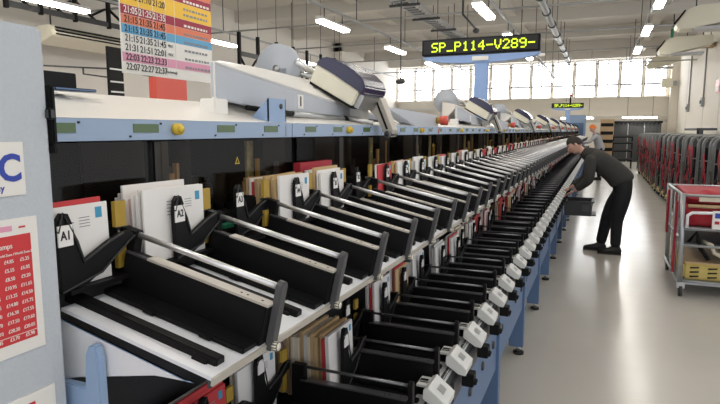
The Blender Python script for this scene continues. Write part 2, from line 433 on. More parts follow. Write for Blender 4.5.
# ================================================================== HOUSING (near grey cabinet end)
hs = empty('machine_housing', (-.9, 0, 0), 'tall pale grey textured machine housing beside pocket A1 carrying sign and price list', 'machine housing')
MB().box(-.75, 0, -.5, .708, .02, 1.858, 'housing').obj('casing', hs, bev=.006)
MB().box(-.03, .008, .708, .718, 1.655, 1.76, 'black').box(-.02, .006, .708, .72, 1.64, 1.655, 'black').box(-.01, .012, .70, .714, 1.70, 1.72, 'dark_grey').obj('hinge', hs, bev=.003)
# sign
sg = MB().box(-.9, -.897, .30, .653, 1.5725, 1.662, 'sign_white').obj('maker_sign', None, bev=.001)
tag(sg, 'white plate with blue MC logo letters on grey housing', 'sign')
Y3, Z3 = (0, 1, 0), (0, 0, 1)
merged_text('logo_lettering', [('MC', .062, 'logo_blue', Y3, Z3, (-.8965, .604, 1.617), dict(sx=.92, bold=.0018)), ('company', .0165, 'logo_blue', Y3, Z3, (-.8965, .585, 1.5865), {})], sg)
# price list
pl = MB().box(-.9, -.8975, .38, .668, 1.300, 1.534, 'sign_white').obj('price_list'); tag(pl, 'red and white stamp price list on the grey housing', 'poster')
MB().box(-.8975, -.8970, .38, .654, 1.322, 1.506, 'poster_red').obj('red_panel', pl)
MB().box(-.8975, -.8970, .59, .622, 1.514, 1.523, 'poster_pink').box(-.8975, -.8970, .634, .646, 1.517, 1.520, 'poster_red').box(-.8970, -.8966, .38, .654, 1.3345, 1.3355, 'sign_white').obj('printed_mark', pl)
it = []
def T(s, sz, y, z, m='sign_white', **k): it.append((s, sz, m, Y3, Z3, (-.8966, y, z), dict(sx=.85, **k)))
T('Stamps', .0125, .605, 1.489); T('World Zone 1', .0062, .607, 1.4745); T('World Zone 2', .0062, .6385, 1.4745)
prices = [('£4.45', '£4.85', '£5.25'), ('£5.25', '£5.55', '£6.05'), ('£7.90', '£8.50', '£9.20'), ('£9.85', '£10.95', '£11.65'), ('£12.65', '£13.35', '£14.50'),
          ('£13.75', '£14.80', '£15.75'), ('£14.90', '£16.30', '£17.55'), ('£15.70', '£17.50', '£19.60'), ('£18.10', '£20.20', '£20.05'), ('£3.45', '£3.70', '£5.90')]
for i, (a, b_, c_) in enumerate(prices):
    z = 1.463-i*.0148
    T(a, .0088, .583, z); T(b_, .0088, .612, z); T(c_, .0088, .640, z)
merged_text('price_lettering', it, pl)
o = MB().box(-.9, -.8975, .40, .68, 1.13, 1.222, 'sign_white').box(-.8975, -.897, .61, .64, 1.198, 1.206, 'poster_red').obj('notice_sheet'); tag(o, 'white sheet with red mark low on the grey housing', 'notice')

# ================================================================== SORTING MACHINE
A = math.atan2(.089, .399); CA, SA = math.cos(A), math.sin(A)
P0 = .927; PP = .29; SEC = 4*PP; SY0 = P0-.207
def TU(u, v): return (-.955+u*CA+v*SA, 1.461-u*SA+v*CA)
FU = -.120   # tray floor below the rod
def TL(u, v): return (-.865+u, .932+v)
def hexT(mb, T, u0, u1, v0, v1, y0, y1, m):
    vs = []
    for u in (u0, u1):
        for y in (y0, y1):
            for v in (v0, v1):
                x, z = T(u, v); vs.append((x, y, z))
    mb.hexa(vs, m)
def plateT(mb, T, u0, u1, pts, m):   # pts in (y,v), extruded along u
    n = len(pts); vs = []
    for u in (u0, u1):
        for y, v in pts:
            x, z = T(u, v); vs.append((x, y, z))
    mb.add(vs, [tuple(range(n))[::-1], tuple(range(n, 2*n))] + [(i, (i+1) % n, n+(i+1) % n, n+i) for i in range(n)], m)
def round_top(y0, y1, v0, v1, n=7):
    r = (y1-y0)/2; c = (y0+y1)/2
    return [(y0, v0)] + [(c-r*math.cos(PI*i/n), v1-r+r*math.sin(PI*i/n)) for i in range(n+1)] + [(y1, v0)]

PM = {}
def pocket_meshes():
    for key, T, L in (('u', TU, .409), ('l', TL, .395)):
        up = key == 'u'; F = FU if up else -.130
        fl = MB()
        hexT(fl, T, .03, L-(.014 if up else .0), F-.007, F, -.180, .110, 'white_plate' if up else 'black')
        if not up: hexT(fl, T, L-.05, L+.012, F, F+.003, -.180, .110, 'white_plate')
        fl.box(-1.30 if up else -1.02, T(.035, 0)[0], -.180, .110, (1.365 if up else .79), (1.374 if up else .803), 'black')
        if up: hexT(fl, T, L-.014, L-.009, F-.016, F-.001, -.180, .110, 'rail_beige'); hexT(fl, T, L-.020, L-.014, F-.022, F-.007, -.180, .110, 'dark_grey')
        else: hexT(fl, T, L+.012, L+.018, -.165, -.130, -.180, .110, 'dark_grey')
        PM[key+'floor'] = fl.mesh('sorting_pocket')
        a = T(-.03 if up else 0, 0); b_ = T(L-.01, 0)
        PM[key+'rod'] = MB().cyl((a[0], 0, a[1]), (b_[0], 0, b_[1]), (.0068) if up else .005, 'chrome' if up else 'dark_steel', 14).mesh('guide_rod')
        wl = MB()
        hexT(wl, T, .03, L-.015, F, -.036, -.032, .0, 'black'); hexT(wl, T, .03, L-.02, F, F+.013, -.080, -.032, 'black')
        hexT(wl, T, -.01, .035, F+.01, .008, -.014, .012, 'black')
        hexT(wl, T, L*.35, L*.35+.03, F+.001, F+.012, -.086, -.080, 'black'); hexT(wl, T, L*.7, L*.7+.03, F+.001, F+.012, -.086, -.080, 'black')
        PM[key+'wall'] = wl.mesh('divider_wall', bev=.002)
        rl = MB(); hexT(rl, T, .09 if up else .05, L-.012, -.036, -.031, -.030, -.004, 'rail_beige' if up else 'dark_steel')
        hexT(rl, T, .03, .09 if up else .05, -.036, -.032, -.030, -.022, 'dark_grey')
        for u in (L-.085, L-.07, L-.035):
            hexT(rl, T, u, u+.004, -.031, -.0304, -.020, -.016, 'black')
        PM[key+'rail'] = rl.mesh('top_rail')
        ap = MB(); plateT(ap, T, L-.014, L+.001, round_top(-.012, .012, -.132, .015), 'arm_grey' if up else 'black')
        if up:
            x, z = T(L, -.122); ap.cyl((x-.0, -.004, z), (x+.014, -.004, z), .010, 'cream_plastic', 10)
        PM[key+'arm'] = ap.mesh('end_plate', bev=.0015)
        rb = MB(); plateT(rb, T, -.04, L-.03, [(-.150, F-.006), (-.146, F+.014), (-.124, F+.014), (-.120, F-.006)], 'black')
        plateT(rb, T, L*.8, L*.8+.035, [(-.158, F-.003), (-.150, F+.008), (-.115, F+.008), (-.11, F-.003)], 'black')
        PM[key+'rib'] = rb.mesh('floor_rib', bev=.002)
        pd = MB()
        if up:
            pts = [(-.198, 1.375), (-.201, 1.49), (-.197, 1.515), (-.188, 1.526), (-.175, 1.524), (-.167, 1.505), (-.160, 1.468), (-.146, 1.425), (-.08, 1.455),
                   (-.045, 1.466), (-.022, 1.468), (-.014, 1.456), (-.03, 1.442), (-.07, 1.42), (-.105, 1.395), (-.14, 1.378)]
            X = -.935
        else:
            pts = [(-.185, .805), (-.19, 1.0), (-.18, 1.03), (-.165, 1.032), (-.152, 1.0), (-.145, .94), (-.13, .90), (-.06, .92), (-.02, .945), (.0, .945), (.0, .92), (-.05, .9), (-.09, .86), (-.13, .808)]
            X = -.80
        pd.prism(pts, X, X+.012, 'black', 'x')
        pd.tube([(X+.014, p[0], p[1]) for p in (pts[1], pts[3], pts[6], pts[7], pts[8], pts[9])], .003, 'dark_grey', 6)
        pd.tube([(X+.014, p[0], p[1]) for p in (pts[0], pts[14-(0 if up else 2)], pts[13-(0 if up else 2)], pts[11])], .0025, 'dark_grey', 6)
        PM[key+'paddle'] = pd.mesh('paddle', bev=.0015)
        zz = (1.483, .99)[not up]; yt = (-.186, -.17)[not up]
        PM[key+'tag'] = MB().box(X+.013, X+.016, yt-.016, yt+.016, zz-.020, zz+.020, 'paper').mesh('number_tag')
        gx = -.955 if up else -.9
        g = MB().box(gx, gx+.01, -.040, -.016, 1.385 if up else .85, 1.435 if up else .93, 'gold').box(gx, gx+.01, -.042, -.012, 1.475 if up else .95, 1.53 if up else .99, 'gold')
        PM[key+'belt'] = g.mesh('ochre_belt')
    bx = MB().prism([(-.480, .83), (-.478, .862), (-.463, .870), (-.402, .822), (-.405, .797), (-.43, .80)], -.158, -.044, 'box_grey', 'y')
    bx.box(-.515, -.468, -.115, -.045, .848, .856, 'box_grey').box(-.51, -.48, -.095, -.075, .856, .862, 'black').box(-.478, -.465, -.18, .11, .80, .815, 'dark_grey')
    PM['box'] = bx.mesh('button_box', bev=.0012)
    # lcd + button lying on slanted face
    n = Vector((.054, 0, .068)).normalized(); t = Vector((.068, 0, -.054)).normalized(); c = Vector((-.4325, -.101, .846))+n*.0015
    vs = []
    for s1 in (-1, 1):
        for s2 in (-1, 1):
            for s3 in (0, 1): vs.append(c+t*(s1*.013)+Vector((0, s2*.02, 0))+n*(s3*.0015))
    PM['boxlcd'] = MB().hexa(vs, 'steel').mesh('number_display')
    PM['clip'] = MB().box(-.475, -.455, -.03, .02, .79, .82, 'black').box(-.43, -.385, -.11, -.06, .735, .785, 'black').cyl((-.41, -.09, .76), (-.375, -.09, .75), .014, 'black', 10).mesh('latch', bev=.003)
    # far pockets in one mesh each
    for key, T, L in (('u', TU, .409), ('l', TL, .395)):
        mb = MB()
        for nm in ('floor', 'rod', 'wall', 'rail', 'arm', 'paddle', 'belt'):
            me = PM[key+nm]
            for p in me.polygons: pass
            mats = [m.name for m in me.materials]; vs = [v.co for v in me.vertices]
            o = len(mb.v); mb.v += [tuple(v) for v in vs]
            for p in me.polygons:
                mb.f.append([o+i for i in p.vertices]); mb.mi.append(mb._m(mats[p.material_index])); mb.sm.append(p.use_smooth)
        PM[key+'far'] = mb.mesh('sorting_pocket')
pocket_meshes()

_r = random.Random(5); LFACE = [-.88, -.87, -.90, -.755, -.88, -.83]+[_r.choice([-.80, -.82, -.84, -.78]) for _ in range(200)]
def machine_section(i):
    y = SY0+i*SEC
    lab = ('near section of the blue and white sorting machine with pockets A1 to A4' if i == 0 else
           'sorting machine section with pockets B1 to B4 beneath the cream and navy scanner head' if i == 1 else
           'black and blue sorting machine section, %s one along the line from pocket A1' % ordinal[i])
    r = empty('sorting_machine_section', (0, y, 0), lab, 'sorting machine', 'sorting machine sections')
    near = i < 9
    # -- frame
    fr = SM['frame']; link('frame', fr, r)
    link('base_panel', SM['base'], r); lg = link('support_leg', SM['leg'], r); link('foot', SM['foot'], lg)
    if i == 0: link('end_panel', SM['end'], r)
    link('transport_deck', SM['deck'], r)
    b = link('display_beam', SM['beam'], r); link('top_cover', SM['cover'], r)
    for k in range(4):
        link('number_display', SM['lcd'], b, (0, (.149, .407, .746, 1.009)[k]-.044, 0)) if i < 14 else None
    if i < 14: link('indicator_button', SM['button'], b)
    if i < 12:
        link('clear_window', SM['window'], r); link('belt_transport', SM['guts%d' % (i % 2)], r)
    if near: link('warning_label', SM['warn'], r)
    for k in range(4):
        yy = .207+k*PP
        for key in 'ul':
            if i < 9:
                p = link('sorting_pocket', PM[key+'floor'], r, (0, yy, 0))
                for nm, pn in (('rod', 'guide_rod'), ('wall', 'divider_wall'), ('rail', 'top_rail'), ('arm', 'end_plate'), ('rib', 'floor_rib'), ('paddle', 'paddle'), ('tag', 'number_tag'), ('belt', 'ochre_belt')):
                    q = link(pn, PM[key+nm], p)
                    if key == 'l' and nm in ('paddle', 'tag'): q.location.x = LFACE[i*4+k]+.80
                    if key == 'u' and (i, k) in ((0, 2), (1, 1)) and nm in ('paddle', 'tag'): q.location.x = -.03
                    if key == 'u' and nm in ('paddle', 'tag'): q.location.y = .026 if (i, k) != (0, 0) else .0
                if key == 'u' and i < 3:
                    s = 'ABC'[i]+str(k+1)
                    t = text('number_lettering', s, .024, 'ink', Y3, Z3, (-.9185+(-.03 if (i, k) in ((0, 2), (1, 1)) else 0), -.160-(.026 if (i, k) == (0, 0) else 0), 1.483), p, sx=.8, bold=.0006, ext=.0003)
                if key == 'l':
                    bb = link('button_box', PM['box'], p); link('number_display', PM['boxlcd'], p); link('latch', PM['clip'], p)
            else:
                p = link('sorting_pocket', PM[key+'far'], r, (0, yy, 0))
                if key == 'l': link('button_box', PM['box'], p)
    return r
SM = {}
L = SEC
# frame: side rails + fascia
f = MB().box(-1.02, -.98, 0, L, .15, 1.37, 'void').box(-1.35, -1.33, 0, L, .1, 1.37, 'void').box(-1.35, -1.33, 0, L, 1.37, 1.72, 'void')
f.box(-1.02, -.99, .25, .30, .82, 1.37, 'dark_grey')
f.box(-1.0, -.60, L-.012, L, 1.215, 1.25, 'dark_grey')
SM['frame'] = f.mesh('frame')
f = MB().box(-.475, -.44, .02, L, .70, .78, 'dark_grey').box(-.50, -.47, .0, L, .36, .66, 'leg_blue').box(-.95, -.5, .0, L, .62, .66, 'leg_blue')
for k in range(4): f.cyl((-.475, .16+k*PP, .55), (-.46, .16+k*PP, .55), .022, 'dark_grey', 12)
SM['base'] = f.mesh('base_panel', bev=.003)
f = MB().box(-.56, -.455, .0, .07, .06, .80, 'leg_blue').box(-1.0, -.90, 0, .07, .06, .8, 'leg_blue').box(-.95, -.5, .01, .05, .1, .18, 'leg_blue').box(-.95, -.5, .012, .05, .18, .62, 'leg_blue')
SM['leg'] = f.mesh('support_leg', bev=.004)
f = MB().cyl((-.49, .035, 0), (-.49, .035, .018), .04, 'black_rubber', 12).cyl((-.49, .035, .018), (-.49, .035, .07), .014, 'steel', 8)
f.cyl((-.95, .035, 0), (-.95, .035, .018), .04, 'black_rubber', 12).cyl((-.95, .035, .018), (-.95, .035, .07), .014, 'steel', 8)
SM['foot'] = f.mesh('foot')
f = MB().prism([(-1, .1), (-1, 1.2), (-.87, 1.2), (-.865, 1.265), (-.855, 1.285), (-.84, 1.285), (-.832, 1.26), (-.83, 1.1), (-.86, .6), (-.86, .1)], -.0, .02, 'blue_paint', 'y')
f.prism([(-.99, 1.325), (-.63, 1.240), (-.72, 1.238), (-.915, 1.20), (-.99, 1.18)], .024, .030, 'white_plate', 'y')
SM['end'] = f.mesh('end_panel', bev=.004)
# transport deck under the beam: black ledge and posts
f = MB().box(-1.33, -.99, 0, L, 1.37, 1.395, 'black').box(-1.12, -1.06, 0, L, 1.395, 1.43, 'black')
for k in range(4): f.prism([(.18+k*PP, 1.40), (.185+k*PP, 1.46), (.21+k*PP, 1.475), (.25+k*PP, 1.47), (.26+k*PP, 1.40)], -1.10, -1.03, 'black', 'x')
f.box(-1.2, -1.1, .22, .42, 1.40, 1.655, 'black').box(-1.18, -1.09, .44, .50, 1.4, 1.655, 'dark_grey').box(-1.14, -1.10, L-.18, L-.02, 1.4, 1.655, 'black').cyl((-1.13, .58, 1.4), (-1.13, .58, 1.655), .035, 'black', 14)
SM['deck'] = f.mesh('transport_deck', bev=.004)
SM['beam'] = MB().box(-1.12, -1.08, .003, L-.003, 1.657, 1.709, 'beam_blue').box(-1.0795, -1.079, L-.05, L-.047, 1.66, 1.70, 'ink').mesh('display_beam', bev=.003)
f = MB().prism([(-1.08, 1.709), (-1.4, 1.790), (-1.42, 1.785), (-1.42, 1.72), (-1.39, 1.72), (-1.37, 1.76), (-1.12, 1.70)], .003, L-.003, 'cover_white', 'y')
SM['cover'] = f.mesh('top_cover', bev=.003)
SM['lcd'] = MB().box(-1.0815, -1.078, .0, .088, 1.676, 1.698, 'lcd').box(-1.0815, -1.0775, -.014, -.008, 1.664, 1.669, 'ink').box(-1.0815, -1.0775, .094, .100, 1.697, 1.702, 'ink').mesh('number_display')
SM['button'] = MB().cyl((-1.082, 1.235-SY0, 1.685), (-1.062, 1.235-SY0, 1.685), .016, 'yellow', 16).cyl((-1.062, 1.235-SY0, 1.685), (-1.055, 1.235-SY0, 1.685), .010, 'yellow', 12).mesh('indicator_button')
SM['window'] = MB().box(-1.075, -1.071, .02, .40, 1.46, 1.654, 'clear_panel').box(-1.075, -1.071, .45, L-.02, 1.46, 1.654, 'clear_panel').mesh('clear_window')
for q in (0, 1):
    g = MB(); rr = random.Random(q+3)
    for y0_, y1_ in ((.455, .575), (.945, 1.15)):
        g.box(-1.15, -1.14, y0_, y1_, 1.40, 1.645, 'guts')
        for k in range(8):
            y = y0_+rr.random()*(y1_-y0_-.03); x = -1.135+rr.random()*.03; h = 1.50+rr.random()*.13
            if k % 2: g.cyl((x, y+.012, 1.4), (x, y+.012, h), .006+rr.random()*.008, rr.choice(['aluminium', 'paper_brown', 'gold', 'paper_cream']), 10)
            else: g.box(x, x+.015, y, y+.015+.02*rr.random(), 1.4, h-.02, rr.choice(['guts', 'paper_brown', 'dark_grey', 'paper_cream']))
    for k in range(4): g.cyl((-1.25, .7+k*.075, 1.4), (-1.25, .7+k*.075, 1.5+.03*(k % 2)), .025, 'dark_grey', 12)
    SM['guts%d' % q] = g.mesh('belt_transport')
f = MB().prism([(.775, 1.575), (.80, 1.575), (.7875, 1.598)], -1.0705, -1.070, 'warn_yellow', 'x').prism([(.780, 1.578), (.795, 1.578), (.7875, 1.593)], -1.070, -1.0697, 'ink', 'x')
SM['warn'] = f.mesh('warning_label')
NSEC = 26
for i in range(NSEC): machine_section(i)
MEND = SY0+NSEC*SEC

# ---- conveyor ramps, discs, scanner heads above the machine (every 3 sections)
def ramp_set():
    r = empty('conveyor_ramp', (0, 1.58, 0), 'grey wedge conveyor ramp numbered 1 standing on the near machine covers', 'conveyor ramp', 'conveyor ramps on the machine')
    MB().prism([(0, 1.788), (0, 1.912), (1.46, 1.775), (1.87, 1.725), (1.87, 1.695), (.5, 1.745)], -1.212, -1.2, 'wedge_grey', 'x').obj('side_panel', r, bev=.004)
    nearp = [(-1.2, 0, 1.913), (-1.2, .65, 1.852), (-1.2, 1.1, 1.81), (-1.2, 1.46, 1.776), (-1.2, 1.87, 1.726)]
    farp = [(-1.42, .32, 1.961), (-1.42, .65, 1.961), (-1.42, 1.1, 1.946), (-1.42, 1.6, 1.888), (-1.42, 2.1, 1.845)]
    vs = nearp+farp+[(x, y, z-.012) for x, y, z in nearp]+[(x, y, 1.76) for x, y, z in farp]
    fs = [(i, i+1, i+6, i+5) for i in range(4)]+[(i+10, i+15, i+16, i+11) for i in range(4)]+[(i+5, i+6, i+16, i+15) for i in range(4)]+[(i, i+10, i+11, i+1) for i in range(4)]+[(0, 5, 15, 10), (4, 14, 19, 9)]
    MB().add(vs, fs, 'cover_white').obj('top_plate', r)
    MB().box(-1.26, -1.195, -.015, .06, 1.735, 1.79, 'cover_white').box(-1.215, -1.196, -.012, .006, 1.79, 1.912, 'wedge_grey').obj('foot_block', r, bev=.004)
    MB().cyl((-1.18, .15, 1.764), (-1.18, .48, 1.752), .010, 'black', 10).cyl((-1.18, .48, 1.752), (-1.18, .98, 1.740), .013, 'steel', 12).cyl((-1.18, .98, 1.740), (-1.18, 1.75, 1.722), .015, 'black', 12).obj('roller', r)
    e = MB().prism([(1.25, 1.818), (2.44, 1.792), (2.44, 1.657), (2.14, 1.657), (1.62, 1.757)], -1.16, -1.09, 'wedge_grey', 'x').obj('end_housing', r, bev=.006)
    MB().cyl((-1.09, 2.40, 1.755), (-1.06, 2.40, 1.755), .024, 'gold', 14).cyl((-1.06, 2.40, 1.755), (-1.01, 2.40, 1.755), .034, 'red_knob', 16).obj('stop_knob', e)
    MB().cyl((-1.09, 2.42, 1.68), (-1.075, 2.42, 1.68), .016, 'poster_orange', 12).obj('indicator_button', e)
    text_plate = MB().box(-1.2, -1.197, .555, .605, 1.775, 1.835, 'paper').obj('number_plate', r)
    # disc
    d = empty('belt_wheel', (-1.56, 2.56, 2.0), 'pale grey round wheel cover rising behind the ramp numbered 1', 'wheel', 'round wheel covers on the machine')
    MB().cyl((0, 0, 0), (0, .05, 0), .128, 'wedge_grey', 40).obj('cover', d, bev=.004); MB().box(-.06, .06, .0, .05, -.2, 0, 'wedge_grey').obj('bracket', d)
    MB().cyl((.13, -.02, .03), (.19, .1, -.03), .016, 'chrome', 10).cyl((.1, .02, -.02), (.25, .12, -.06), .014, 'steel', 10).cyl((0, -.006, 0), (0, 0, 0), .02, 'steel', 12).obj('spindle', d)
    # scanner head
    s = empty('scanner_head', (-1.22, 2.50, 1.80), 'cream and navy scanner head on the near ramp with a silver arm', 'scanner', 'scanner heads on the machine')
    a = math.atan2(.125, .225); ca, sa = math.cos(a), math.sin(a)
    def q(u, v): return (-.115+u*ca+v*sa, .125-u*sa+v*ca)
    body = [q(0, 0), q(-.006, .09), q(.1, .088), q(.262, .078), q(.262, 0)]
    MB().prism(body, 0, .28, 'cream_plastic', 'y').obj('body', s, bev=.006)
    lid = [q(-.008, .09), q(.005, .125), q(.03, .145), q(.07, .155), q(.19, .155), q(.25, .14), q(.28, .115), q(.288, .08), q(.28, .066), q(.262, .078), q(.1, .089)]
    MB().prism(lid, -.006, .286, 'navy', 'y').obj('lid', s, bev=.006)
    MB().prism([q(0, -.012), q(.262, -.012), q(.262, 0), q(0, 0)], .01, .27, 'black', 'y').obj('seal', s)
    MB().prism([q(.264, .0), q(.29, .0), q(.29, .07), q(.264, .07)], .02, .24, 'steel', 'y').box(.10, .13, .05, .1, .0, .07, 'dark_grey').obj('mounting_bracket', s)
    arm = MB()
    pts = [(.12, .045), (.175, .05), (.245, -.115), (.235, -.15), (.205, -.15), (.155, -.05), (.10, .0)]
    arm.prism(pts, .22, .30, 'rail_beige', 'y').prism([(.15, .03), (.165, .032), (.225, -.11), (.21, -.115)], .214, .22, 'black', 'y').cyl((.222, .2, -.135), (.222, .32, -.135), .018, 'dark_grey', 12)
    arm.box(.05, .12, .12, .2, -.07, .01, 'aluminium').cyl((.03, .1, -.05), (.17, .14, -.08), .012, 'chrome', 10)
    arm.obj('arm', s, bev=.002)
    return r, d, s
ramps = ramp_set()
text('number_lettering', '1', .055, 'ink', Y3, Z3, (-1.196, .58, 1.805), ramps[0], sx=.9, bold=.002)
where = ['standing by the tall LED sign post', 'beyond the tall LED sign post'] + ['%s along the line beyond the sign post' % ordinal[i] for i in range(2, 9)]
for j in range(1, 9):
    for o, nm in zip(ramps, ('grey wedge conveyor ramp on the machine covers', 'pale grey round wheel cover behind the ramps', 'cream and navy scanner head with silver arm')):
        loc = o.location.copy(); loc.y += j*3*SEC
        rr = dup(o, loc, nm+' '+where[j-1])
        if nm.startswith('grey wedge'):
            for c in list(rr.children):
                if c.name.startswith('number_lettering'): D.objects.remove(c)
o = MB().box(-1.38, -1.32, 1.02, 1.13, 1.79, 1.835, 'black').box(-1.32, -1.28, 1.03, 1.16, 1.785, 1.793, 'leg_blue').obj('control_box', None, bev=.002); tag(o, 'small black control box on the machine cover beside the housing', 'box')
# blue open bracket on near cover
p = empty('blue_bracket', (-1.14, 1.70, 1.712), 'pale blue open metal bracket standing on the near white cover', 'bracket')
mb = MB().prism([(.045, .003), (.05, .003), (.05, .085), (.045, .08)], .03, .15, 'blue_paint', 'y'); mb.prism([(-.03, .008), (.05, .003), (.05, .085)], .03, .034, 'blue_paint', 'y').prism([(-.03, .008), (.05, .003), (.05, .085)], .146, .15, 'blue_paint', 'y')
mb.prism([(-.03, .004), (.05, -.002), (.05, .003), (-.03, .009)], .03, .15, 'blue_paint', 'y')
mb.obj('folded_plate', p)
MB().cyl((.05, .115, .058), (.053, .115, .058), .01, 'dark_grey', 12).obj('bolt', p)

# ---- LED signs
DOT = {'S': '01111 10000 10000 01110 00001 00001 11110', 'P': '11110 10001 10001 11110 10000 10000 10000', '_': '00000 00000 00000 00000 00000 00000 11111',
       '1': '00100 01100 00100 00100 00100 00100 01110', '4': '00010 00110 01010 10010 11111 00010 00010', '-': '00000 00000 00000 11111 00000 00000 00000',
       'V': '10001 10001 10001 10001 01010 01010 00100', '2': '01110 10001 00001 00010 00100 01000 11111', '8': '01110 10001 10001 01110 10001 10001 01110',
       '9': '01110 10001 10001 01111 00001 00001 01110'}
def dot_text(name, s, x0, z0, w, h, parent):
    mb = MB(); cw = w/(len(s)*6-1); ch = h/7
    for i, c in enumerate(s):
        for j, row in enumerate(DOT[c].split()):
            for k, b_ in enumerate(row):
                if b_ == '1':
                    x = x0+(i*6+k)*cw; z = z0+h-(j+1)*ch
                    mb.box(x+cw*.03, x+cw*.97, -.016, -.012, z+ch*.03, z+ch*.97, 'led_text')
    return mb.obj(name, parent)
def led_sign(name, x, y, h, w, hh, s, size, lab, post_h0, sx=1.):
    p = empty(name, (x, y, h), lab, 'LED sign')
    MB().box(0, w, 0, .16, 0, hh, 'black').obj('casing', p, bev=.01)
    MB().box(.03, w-.03, -.012, 0, .02, hh-.02, 'void').obj('screen', p)
    dot_text('led_lettering', s, w*.09, hh*.2, w*.87, hh*.58, p)
    arc = [(0, -.015), (w, -.015)] + [(w/2+w/2*math.cos(t), -.02-.11*math.sin(t)) for t in [PI*i/16 for i in range(1, 16)]]
    MB().prism(arc, .02, .14, 'sign_blue', 'y').obj('curved_bracket', p)
    MB().box(w*.52-.1, w*.52+.1, .03, .13, post_h0-h, -.1, 'sign_blue').obj('post', p, bev=.008)
    MB().box(w*.52-.13, w*.52+.11, .0, .02, -.10, -.04, 'sign_white').obj('maker_plate', p)
    return p
led_sign('led_sign', -2.58, 8.5, 2.82, 1.74, .235, 'SP_P114-V289-', .25, 'large black LED sign reading SP_P114-V289- on a pale blue post', 1.0, .83)
led_sign('led_sign', -2.3, 30., 2.82, 1.5, .24, 'SP_P114-V289-', .23, 'small far LED sign with green letters over the blue cabinet', 1.0, .8)
p = empty('far_red_light', (-1.42, 29.9, 3.06), 'small red warning light on the far LED sign', 'lamp')
MB().cyl((0, 0.05, 0), (0, 0.05, .3), .04, 'black', 10).obj('stem', p); MB().cyl((0, .05, .3), (0, .05, .42), .06, 'red_knob', 10).obj('lens', p)

# ---- timetable board hanging at left
bd = empty('timetable_board', (-2.87, 2.82, 2.057), 'hanging timetable board with coloured rows of clock times', 'notice board')
W = .92
MB().box(-.012, 0, 0, W, 0, .95, 'sign_white').obj('sheet', bd)
rowsd = [('sign_white', .062, ('22:07', '22:27', '22:37'), 'Peterborough'), ('poster_pink', .062, ('22:03', '22:23', '22:33'), ''), ('sign_white', .06, ('21:31', '21:51', '22:01'), 'PRDC'),
         ('sign_white', .06, ('21:15', '21:35', '21:45'), 'PRDC'), ('poster_blue', .06, ('21:15', '21:35', '21:45'), ''), ('poster_orange', .06, ('21:15', '21:35', '21:45'), ''),
         ('poster_maroon', .062, ('21:05', '21:25', '21:35'), ''), ('poster_yellow', .115, ('20:50', '21:10', '21:20'), ''), ('poster_maroon', .06, ('20:40', '21:00', '21:10'), ''), ('poster_orange', .1, ('20:20', '20:40', '20:50'), ''), ('sign_white', .1, (), '')]
z = .012; stripes = MB(); it = []
for c_, hh, ts, nm in rowsd:
    if c_ != 'sign_white': stripes.box(0, .0015, .0, W, z+.001, z+hh-.001, c_)
    inkc = 'sign_white' if c_ == 'poster_maroon' else 'ink'
    for k, t in enumerate(ts):
        it.append((t, .062, inkc, Y3, Z3, (.003, .085+k*.13, z+hh*.5), dict(sx=.88, bold=.0006)))
    if nm: it.append((nm, .026, inkc, Y3, Z3, (.003, .45, z+hh*.5), dict(sx=.8)))
    if hh > .05:
        rr = random.Random(int(z*1000))
        for ln in range(2 if hh > .1 else 1):
            xx = .60
            while xx < .87 and nm not in ('Peterborough',):
                ww = .015+rr.random()*.02; stripes.box(.001, .003, xx, xx+ww, z+hh*(.3+.35*ln)-.008, z+hh*(.3+.35*ln)+.008, 'ink_grey' if c_ != 'poster_maroon' else 'sign_white'); xx += ww+.012
    z += hh
for y in (.155, .285, .405, .50): stripes.box(.0012, .0022, y, y+.003, .012, z-.1, 'sign_white')
stripes.obj('coloured_rows', bd)
merged_text('time_lettering', it, bd)
MB().cyl((-.006, .1, .95), (-.006, .1, 4.1), .004, 'dark_grey', 6).cyl((-.006, W-.1, .95), (-.006, W-.1, 4.1), .004, 'dark_grey', 6).obj('hanging_wire', bd)

# ================================================================== MAIL
def env_mesh(w, h, t, m):
    mb = MB().box(-t, 0, -w/2, w/2, 0, h, m)
    return mb.mesh('envelope', bev=min(.001, t*.3))
EM = {}
def envelope(x, y, z, w, h, t, m, lab, grp, detail=False, lean=0., yaw=0.):
    key = (round(w, 2), round(h, 2), round(t, 3), m)
    if key not in EM: EM[key] = env_mesh(*key)
    o = link('envelope', EM[key], None, (x, y, z)); o.rotation_euler = (random.uniform(-.02, .02), lean, yaw)
    tag(o, lab, 'envelope', grp)
    if detail:
        MB().box(0, .0006, w/2-.030, w/2-.014, h-.034, h-.012, 'stamp_blue').obj('stamp', o)
        l = MB()
        for k in range(5): l.box(0, .0006, -.03, -.03+.03+.008*(k*2 % 3), h*.82-k*.008, h*.82-k*.008+.002, 'ink_grey')
        for k in range(4): l.box(0, .0006, w/2-.07, w/2-.045, h-.03-k*.006, h-.0285-k*.006, 'ink_grey')
        l.obj('printed_address', o)
    return o
CN = {'paper': 'white', 'paper_cream': 'cream', 'paper_brown': 'brown', 'paper_red': 'red', 'paper_pink': 'pink', 'paper_blue': 'blue'}
count = [0]
